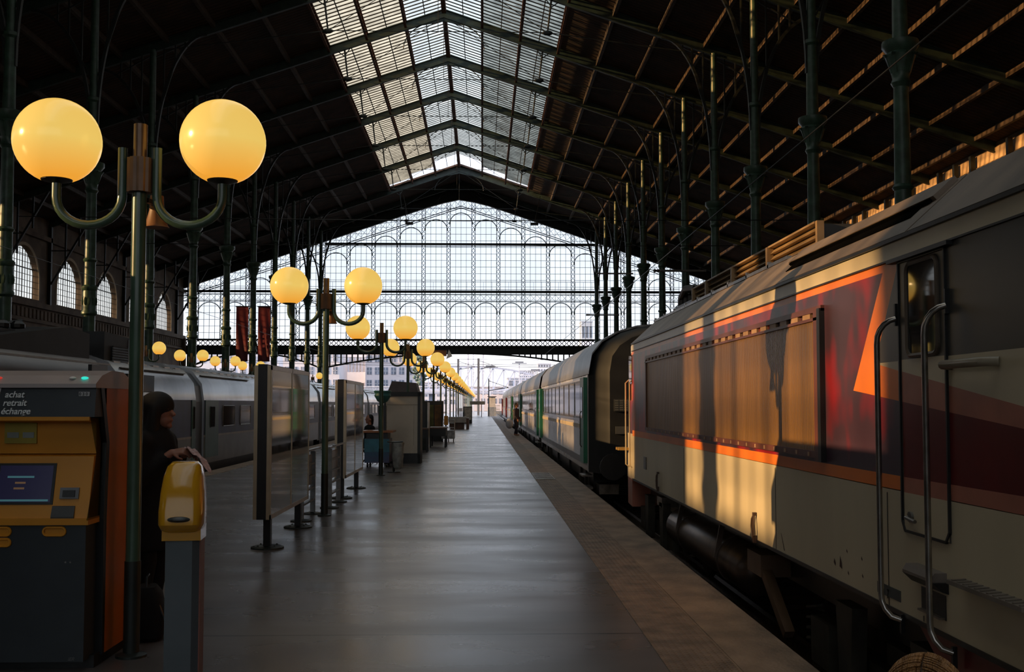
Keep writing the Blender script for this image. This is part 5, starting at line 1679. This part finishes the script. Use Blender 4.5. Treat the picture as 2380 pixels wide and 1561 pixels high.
def far_person(name_lab, loc, rz, cloth, hair, seated=False, s=1.0, trousers=None, vs=0.014):
    t = thing('person', name_lab, 'person', loc, rz)
    b = MB()
    k = s
    hz = 1.60 * k if not seated else 1.22 * k
    dz = hz - 1.60 * k
    head_shape(b, (0, -0.02 * k, hz), k)
    b.cap_((0, 0, hz - 0.2 * k), (0, -0.01, hz - 0.08 * k), 0.055 * k, 0.05 * k)
    b.cap_((-0.15 * k, 0, hz - 0.24 * k), (0.15 * k, 0, hz - 0.24 * k), 0.065 * k, 0.065 * k)
    b.cap_((0, 0, hz - 0.3 * k), (0, 0.02, hz - 0.62 * k), 0.13 * k, 0.13 * k)
    hips = hz - 0.70 * k
    for q in (-1, 1):
        if seated:
            kn, an = (q * 0.11 * k, -0.42 * k, 0.50 * k), (q * 0.11 * k, -0.40 * k, 0.08)
        else:
            kn, an = (q * 0.10 * k, -0.02 * k, 0.48 * k), (q * 0.11 * k, 0.02 * k + q * 0.08, 0.09 * k)
        b.cap_((q * 0.09 * k, 0.02, hips), kn, 0.085 * k, 0.06 * k)
        b.cap_(kn, an, 0.056 * k, 0.038 * k)
        b.cap_((an[0], an[1] + 0.03, 0.045 * k), (an[0], an[1] - 0.13 * k, 0.035 * k), 0.04 * k, 0.03 * k)
        sh, el = Vector((q * 0.18 * k, 0, hz - 0.24 * k)), Vector((q * 0.24 * k, 0.0, hz - 0.52 * k))
        wr_ = Vector((q * 0.2 * k, -0.14 * k, hz - 0.74 * k))
        arm(b, sh, el, wr_, k)
        hand(b, wr_, (0, -0.3, -1), (-q, 0, 0), k, 0.35)
    o = b.build('body', skin, t)
    remesh(o, 0.007 if vs < 0.012 else 0.009, 2)
    b = MB()
    b.cap_((-0.17 * k, 0, hz - 0.25 * k), (0.17 * k, 0, hz - 0.25 * k), 0.085 * k, 0.085 * k)
    b.cap_((0, 0, hz - 0.3 * k), (0, 0.02, hz - 0.66 * k), 0.165 * k, 0.165 * k)
    for q in (-1, 1):
        b.cap_((q * 0.18 * k, 0, hz - 0.24 * k), (q * 0.24 * k, 0.0, hz - 0.52 * k), 0.07 * k, 0.06 * k)
        b.cap_((q * 0.24 * k, 0.0, hz - 0.52 * k), (q * 0.205 * k, -0.12 * k, hz - 0.70 * k), 0.058 * k, 0.045 * k)
    o = b.build('jacket', cloth, t)
    remesh(o, vs, 3)
    b = MB()
    for q in (-1, 1):
        if seated:
            kn, an = (q * 0.11 * k, -0.42 * k, 0.50 * k), (q * 0.11 * k, -0.40 * k, 0.12)
        else:
            kn, an = (q * 0.10 * k, -0.02 * k, 0.48 * k), (q * 0.11 * k, 0.02 * k + q * 0.08, 0.12 * k)
        b.cap_((q * 0.08 * k, 0.02, hips), kn, 0.11 * k, 0.08 * k)
        b.cap_(kn, an, 0.076 * k, 0.06 * k)
    o = b.build('trousers', trousers or cloth, t)
    remesh(o, vs, 3)
    b = MB()
    b.ball((0, 0.015 * k, hz + 0.045 * k), (0.088 * k, 0.100 * k, 0.10 * k), 14, 8)
    b.cap_((0, 0.06 * k, hz), (0, 0.07 * k, hz - 0.12 * k), 0.06 * k, 0.04 * k)
    o = b.build('hair', hair, t)
    remesh(o, vs * 0.9, 2)
    return t
far_person('person in dark clothes leaning toward the second coach door, carrying a white bag', (1.78, 56.5, 0), math.radians(70), M('dark_jacket', (0.02, 0.015, 0.03), 0.7), hairb, s=0.98)
t = thing('shoulder_bag', 'white bag carried by the person at the coach door', 'bag', (1.42, 56.3, 0))
MB().ball((0, 0, 0.62), (0.20, 0.12, 0.27), 12, 8).build('bag_body', M('bag_white', (0.50, 0.48, 0.52), 0.6), t, True)
MB().tube([(0, 0, 0.85), (0.12, 0, 1.2), (0.25, 0, 1.4)], 0.012, 6).build('strap', black, t)
far_person('person in dark clothes sitting hunched left of the vendor cart', (-3.12, 30.0, 0), math.radians(-60), coatb, hairb, seated=True)
st = thing('folding_stool', 'dark folding stool under the hunched person by the vendor cart', 'stool', (-3.12, 30.02, 0), math.radians(-60))
MB().box(-0.2, 0.2, -0.18, 0.2, 0.36, 0.39).build('seat', black, st)
for q in (-1, 1):
    MB().bar((q * 0.17, -0.15, 0.01), (q * 0.17, 0.17, 0.37), 0.03, 0.03).build('leg', black, st)
    MB().bar((q * 0.14, 0.17, 0.01), (q * 0.14, -0.15, 0.37), 0.03, 0.03).build('leg', black, st)
# small person whose hair shows at the lower right edge
hb = M('brown_hair', (0.16, 0.07, 0.022), 0.38, 0, 0.0, 9, 0.8, (6, 1, 1), 22, (0.42, 0.20, 0.07))
ch = far_person('small person with light brown hair at the bottom right edge of the photo', (0.83, 2.02, 0), math.radians(150), M('child_jacket', (0.04, 0.03, 0.03), 0.7), M('brown_hair_base', (0.05, 0.024, 0.010), 0.5, 0, 0.3, 30), s=0.675, vs=0.009)
b = MB()
hz_, k_ = 1.60 * 0.675, 0.675
for q in (-1, 1):
    for i in range(64):
        yy = (-0.085 + 0.185 * i / 63) * k_
        sc = math.sqrt(max(1 - ((yy - 0.015 * k_) / (0.112 * k_)) ** 2, 0.02))
        jit = random.uniform(-0.006, 0.006)
        pts = []
        for j in range(11):
            a = (0.03 + 1.75 * j / 10)
            rr = (0.093 + 0.006 * (i % 3)) * k_
            pts.append((q * rr * sc * math.sin(a) * 1.05, yy + jit + 0.02 * k_ * (j / 10) ** 2, hz_ + 0.045 * k_ + (0.104 * k_) * sc * math.cos(a) + 0.004 * math.sin(i * 2.3)))
        b.tube(pts, [0.0020 - 0.0001 * j for j in range(11)], 4)
b.build('hair_strands', hb, ch, kind='stuff')

# ---------------------------------------------------------------- outdoors beyond the hall; pale colours stand in for distance haze
pale = M('bridge_haze_blue', (0.46, 0.50, 0.62), 0.7, 0, 0.1, 0.3)
br = thing('lattice_bridge', 'pale blue iron lattice bridge crossing the tracks far beyond the hall', 'bridge', (0, 300, 0))
top = lambda x: 11.9 - max(0, (x + 2)) ** 2 * 0.0085 - max(0, (-8 - x)) ** 2 * 0.004
b = MB()
for x in range(-60, 60, 4):
    b.bar((x, 0, top(x)), (x + 4, 0, top(x + 4)), 0.8, 0.5)
b.box(-60, 60, -0.6, 0.6, 5.1, 5.8).box(-60, 60, -4, 4, 4.4, 4.9)
b.build('chords', pale, br)
b = MB()
for k in range(-20, 20):
    x = k * 3.0
    b.bar((x, 0, 5.6), (x, 0, top(x)), 0.28, 0.28)
    b.bar((x, 0, 5.6), (x + 3, 0, top(x + 3)), 0.24, 0.3)
    b.bar((x, 0, top(x)), (x + 1.5, 0, 8.6), 0.12, 0.12)
b.build('web_lattice', pale, br)
for x in (-40, -14, 24, 50):
    MB().box(x - 0.8, x + 0.8, -1.5, 1.5, -1.2, 4.5).build('pier', pale, br)
mast_m = M('mast_grey', (0.16, 0.18, 0.22), 0.6)
mastp = M('mast_pale', (0.62, 0.66, 0.76), 0.6)
def at(px, Y): return (px - VPX) * Y / F
mi_ = 0
for px_, Y, zt, m_, wd, lab in ((1065, 168, 8.6, mast_m, 0.34, 'dark catenary mast, left one of the pair over the far platform'),
                           (1112, 160, 8.4, mast_m, 0.34, 'dark catenary mast, right one of the pair over the far platform'),
                           (1088, 210, 13.5, mastp, 0.35, 'pale lighting mast between the two dark catenary masts'),
                           (1100, 240, 14, mastp, 0.25, 'thin pale mast just left of the right dark mast'),
                           (1123, 200, 13, mastp, 0.28, 'pale tall mast just right of the right dark mast'),
                           (1136, 143, 5.0, mast_m, 0.14, 'slim short grey mast right of the platform end'),
                           (1207, 230, 10.2, mastp, 0.25, 'pale mast with a flat lamp head over the lattice bridge'),
                           (1243, 250, 9.2, mastp, 0.25, 'pale mast with a lamp head farthest right before the coach roof'),
                           (1139, 220, 9.0, mastp, 0.22, 'pale mast with a lamp head left of the bridge middle')):
    t = thing('catenary_mast' if m_ is mast_m else 'lighting_mast', lab, 'mast', (at(px_, Y), Y, 0))
    MB().box(-wd / 2, wd / 2, -wd / 2, wd / 2, -1.15, zt).build('pole', m_, t)
    if 'lamp head' in lab:
        MB().box(-1.6, 1.6, -0.3, 0.3, zt, zt + 0.15).box(-0.9, 0.9, -0.3, 0.3, zt + 0.2, zt + 0.5).build('lamp_head', mast_m, t)
    elif m_ is mast_m:
        MB().bar((0, 0, zt - 1.6), (2.6, 0, zt - 1.2), 0.10, 0.10).bar((0, 0, zt - 0.3), (2.6, 0, zt - 1.2), 0.07, 0.07).build('bracket_arm', m_, t)
t = thing('signal_gantry', 'pale lattice gantry spanning the tracks under the bridge', 'gantry', (0, 190, 0))
b = MB().box(-22, 24, -0.2, 0.2, 4.6, 4.75).box(-22, 24, -0.2, 0.2, 3.9, 4.0)
for k in range(46):
    b.bar((-22 + k, 0, 3.95), (-21.5 + k, 0, 4.65), 0.06, 0.06).bar((-21.5 + k, 0, 4.65), (-21 + k, 0, 3.95), 0.06, 0.06)
b.build('beam', mastp, t)
for x in (-22, -6, 5.95, 9.5, 24):
    MB().box(x - 0.2, x + 0.2, -0.2, 0.2, -1.15, 4.7).build('post', mastp, t)
t = thing('signal_cabin', 'small white railway cabin at the end of the platform', 'cabin', (1.2, 150, 0))
MB().box(-0.45, 0.7, -1.5, 1.5, 0, 1.2).build('base', M('cabin_blue', (0.30, 0.36, 0.46), 0.7), t)
MB().box(-0.35, 0.6, -1.5, 1.5, 1.2, 2.6).build('upper_cabin', M('cabin_white', (0.72, 0.72, 0.74), 0.7), t)
MB().box(-0.5, 0.75, -1.6, 1.6, 2.6, 2.7).build('roof', mast_m, t)
t = thing('station_canopy', 'small dark flat canopy beyond the end of the lamp row', 'canopy', (-0.6, 140, 0))
MB().box(-1.0, 0.95, -2, 2, 1.55, 1.98).build('roof', mast_m, t)
for q in (-0.8, 0.5):
    MB().box(q - 0.05, q + 0.05, -0.1, 0.1, 0, 1.55).build('post', mastp, t)
t = thing('buffer_fence', 'pale railing beside the cabin at the end of the tracks', 'railing', (1.95, 147, 0))
b = MB()
for k in range(6):
    b.box(-0.3 + k * 0.14, -0.27 + k * 0.14, 0, 0.05, 0, 1.4)
for z in (0.4, 0.9, 1.4):
    b.box(-0.3, 0.46, 0, 0.06, z - 0.04, z + 0.04)
b.build('rails', mastp, t)
def building(lab, x0, x1, Y, zt, m_, nx, nz, wfrac=0.55, z0=2.0, dark=(0.16, 0.18, 0.23), depth=14, awn=False, tower=False):
    t = thing('building', lab, 'building', ((x0 + x1) / 2, Y, 0))
    h = (x1 - x0) / 2
    MB().box(-h, h, 0, depth, -1.2, zt).build('walls', m_, t)
    MB().box(-h - 0.3, h + 0.3, -0.3, depth + 0.3, zt, zt + 0.5).build('roof_edge', m_, t)
    wm = M('far_window', dark, 0.3, 0, 0.4, 0.5)
    fm = M('far_window_frame', (0.52, 0.52, 0.56), 0.6)
    dx, dz_ = (x1 - x0) / nx, (zt - z0) / nz
    for i in range(nx):
        for j in range(nz):
            cx_ = -h + dx * (i + 0.5)
            cz_ = z0 + dz_ * (j + 0.5)
            hw, hh = dx * wfrac / 2, dz_ * 0.28
            f = MB().box(cx_ - hw, cx_ + hw, -0.08, 0.0, cz_ - hh, cz_ + hh).build('window', wm, t)
            if not tower:
                MB().box(cx_ - 0.06, cx_ + 0.06, -0.12, -0.08, cz_ - hh, cz_ + hh).box(cx_ - hw, cx_ + hw, -0.12, -0.08, cz_ - 0.05, cz_ + 0.05).build('glazing_bar', fm, f)
    return t
wl1 = M('far_wall_cream', (0.62, 0.60, 0.64), 0.85, 0, 0.08, 0.2)
wl2 = M('far_wall_pink', (0.62, 0.56, 0.57), 0.85, 0, 0.08, 0.2)
wl3 = M('far_wall_grey', (0.58, 0.60, 0.68), 0.85, 0, 0.08, 0.2)
building('pale office block with rows of wide windows, right of the second lamp pole', at(850, 250), at(962, 250), 250, 13.6, wl2, 6, 4, 0.62)
building('grey block with narrow vertical window strips behind the second lamp pole', at(795, 262), at(850, 262), 262, 14.2, wl3, 7, 2, 0.45, dark=(0.2, 0.22, 0.27))
building('light grey apartment block behind the red banners, left of the second lamp', at(660, 240), at(790, 240), 240, 13.3, wl1, 7, 4)
building('distant pale block at the far left under the girder', at(440, 270), at(650, 270), 270, 14.2, wl3, 9, 4)
building('low cream apartment house seen under the lattice bridge on the left', at(965, 380), at(1060, 380), 380, 9, wl1, 6, 3, z0=1)
building('low pinkish apartment house seen through the bridge on the right', at(1075, 420), at(1170, 420), 420, 8, wl2, 7, 2, z0=1)
building('low grey apartment house right of the bridge middle, behind the coach roof', at(1180, 400), at(1330, 400), 400, 11, wl3, 10, 3, z0=1)
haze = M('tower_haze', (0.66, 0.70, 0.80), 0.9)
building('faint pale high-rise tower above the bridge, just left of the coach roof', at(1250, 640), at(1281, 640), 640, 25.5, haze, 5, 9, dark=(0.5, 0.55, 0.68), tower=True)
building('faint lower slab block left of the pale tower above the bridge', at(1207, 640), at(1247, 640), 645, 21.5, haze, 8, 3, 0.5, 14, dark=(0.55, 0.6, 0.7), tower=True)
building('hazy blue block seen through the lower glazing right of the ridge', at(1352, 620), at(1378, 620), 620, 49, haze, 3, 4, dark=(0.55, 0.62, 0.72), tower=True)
tree_m = M('far_foliage', (0.10, 0.15, 0.13), 0.9, 0, 0.4, 0.8)
t = thing('tree', 'small green tree behind the lamp globes, right of the office block', 'tree', (at(978, 235), 235, 0))
MB().tube([(0, 0, -1.2), (0, 0, 8)], 0.4, 8).build('trunk', mast_m, t)
b = MB()
for i in range(140):
    a, z = random.uniform(0, 2 * pi), random.uniform(6, 12.5)
    r = random.uniform(0, 2.2) * (1 - abs(z - 9) / 5)
    b.ball((r * math.cos(a), r * math.sin(a), z), random.uniform(0.2, 0.45), 7, 4)
b.build('foliage', tree_m, t)

# ---------------------------------------------------------------- overhead wires
def wire(lab, pts, r, cat='overhead wire'):
    o = MB().tube(pts, r, 5).build('overhead_wire', black, None, True)
    tag(o, lab, cat)
wire('thin overhead wire slanting above the locomotive at the right', [(3.2, 6, 4.3), (3.2, 25, 4.2), (3.3, 60, 4.25), (3.4, 139, 4.2), (3.4, 230, 4.3)], 0.007)
wire('contact wire over the left train track', [(-8.4, 12, 4.4), (-8.4, 60, 4.35), (-8.4, 139, 4.4), (-8.4, 230, 4.4)], 0.006)
for Y_, z_, lab in ((168, 7.9, 'upper cross wire between masts beyond the hall'), (160, 7.3, 'lower cross wire between masts beyond the hall'), (200, 10.0, 'highest cross wire beyond the hall opening')):
    wire(lab, [(-40, Y_, z_ + 0.5), (-10, Y_, z_), (10, Y_, z_ - 0.2), (40, Y_, z_ + 0.6)], 0.035)
for Y_, z_, lab in ((46.5, 9.6, 'thin cross wire between the nearest columns over the left train'), (56.2, 9.9, 'second thin cross wire over the left train'), (76, 9.7, 'far thin cross wire over the left train')):
    wire(lab, [(XL + 0.45, Y_, z_ + 0.1), (-2, Y_, z_), (XR - 0.45, Y_, z_ + 0.1)], 0.02)
iso = M('insulator_brown', (0.07, 0.045, 0.035), 0.3)
for (x, y, z, s_, lab) in ((11.0, 66.2, 9.9, 1, 'grey insulator bar reaching from the column row over the locomotive roof, nearer'), (10.6, 95.6, 13.3, 1, 'grey horizontal bar on a far right column under the roof, upper'), (10.6, 105.5, 10.4, 1, 'grey horizontal bar on a far right column, lower')):
    t = thing('wire_arm', lab, 'wire arm', (x, y, z))
    MB().tube([(0, 0, 0), (2.9, 0, 0)], 0.07, 8).build('arm', alum, t)
    MB().lathe([(0.05, 0), (0.12, 0.1), (0.06, 0.2), (0.12, 0.3), (0.05, 0.4)], (-0.4, 0, 0), 10, axis='x').build('insulator', iso, t, True)
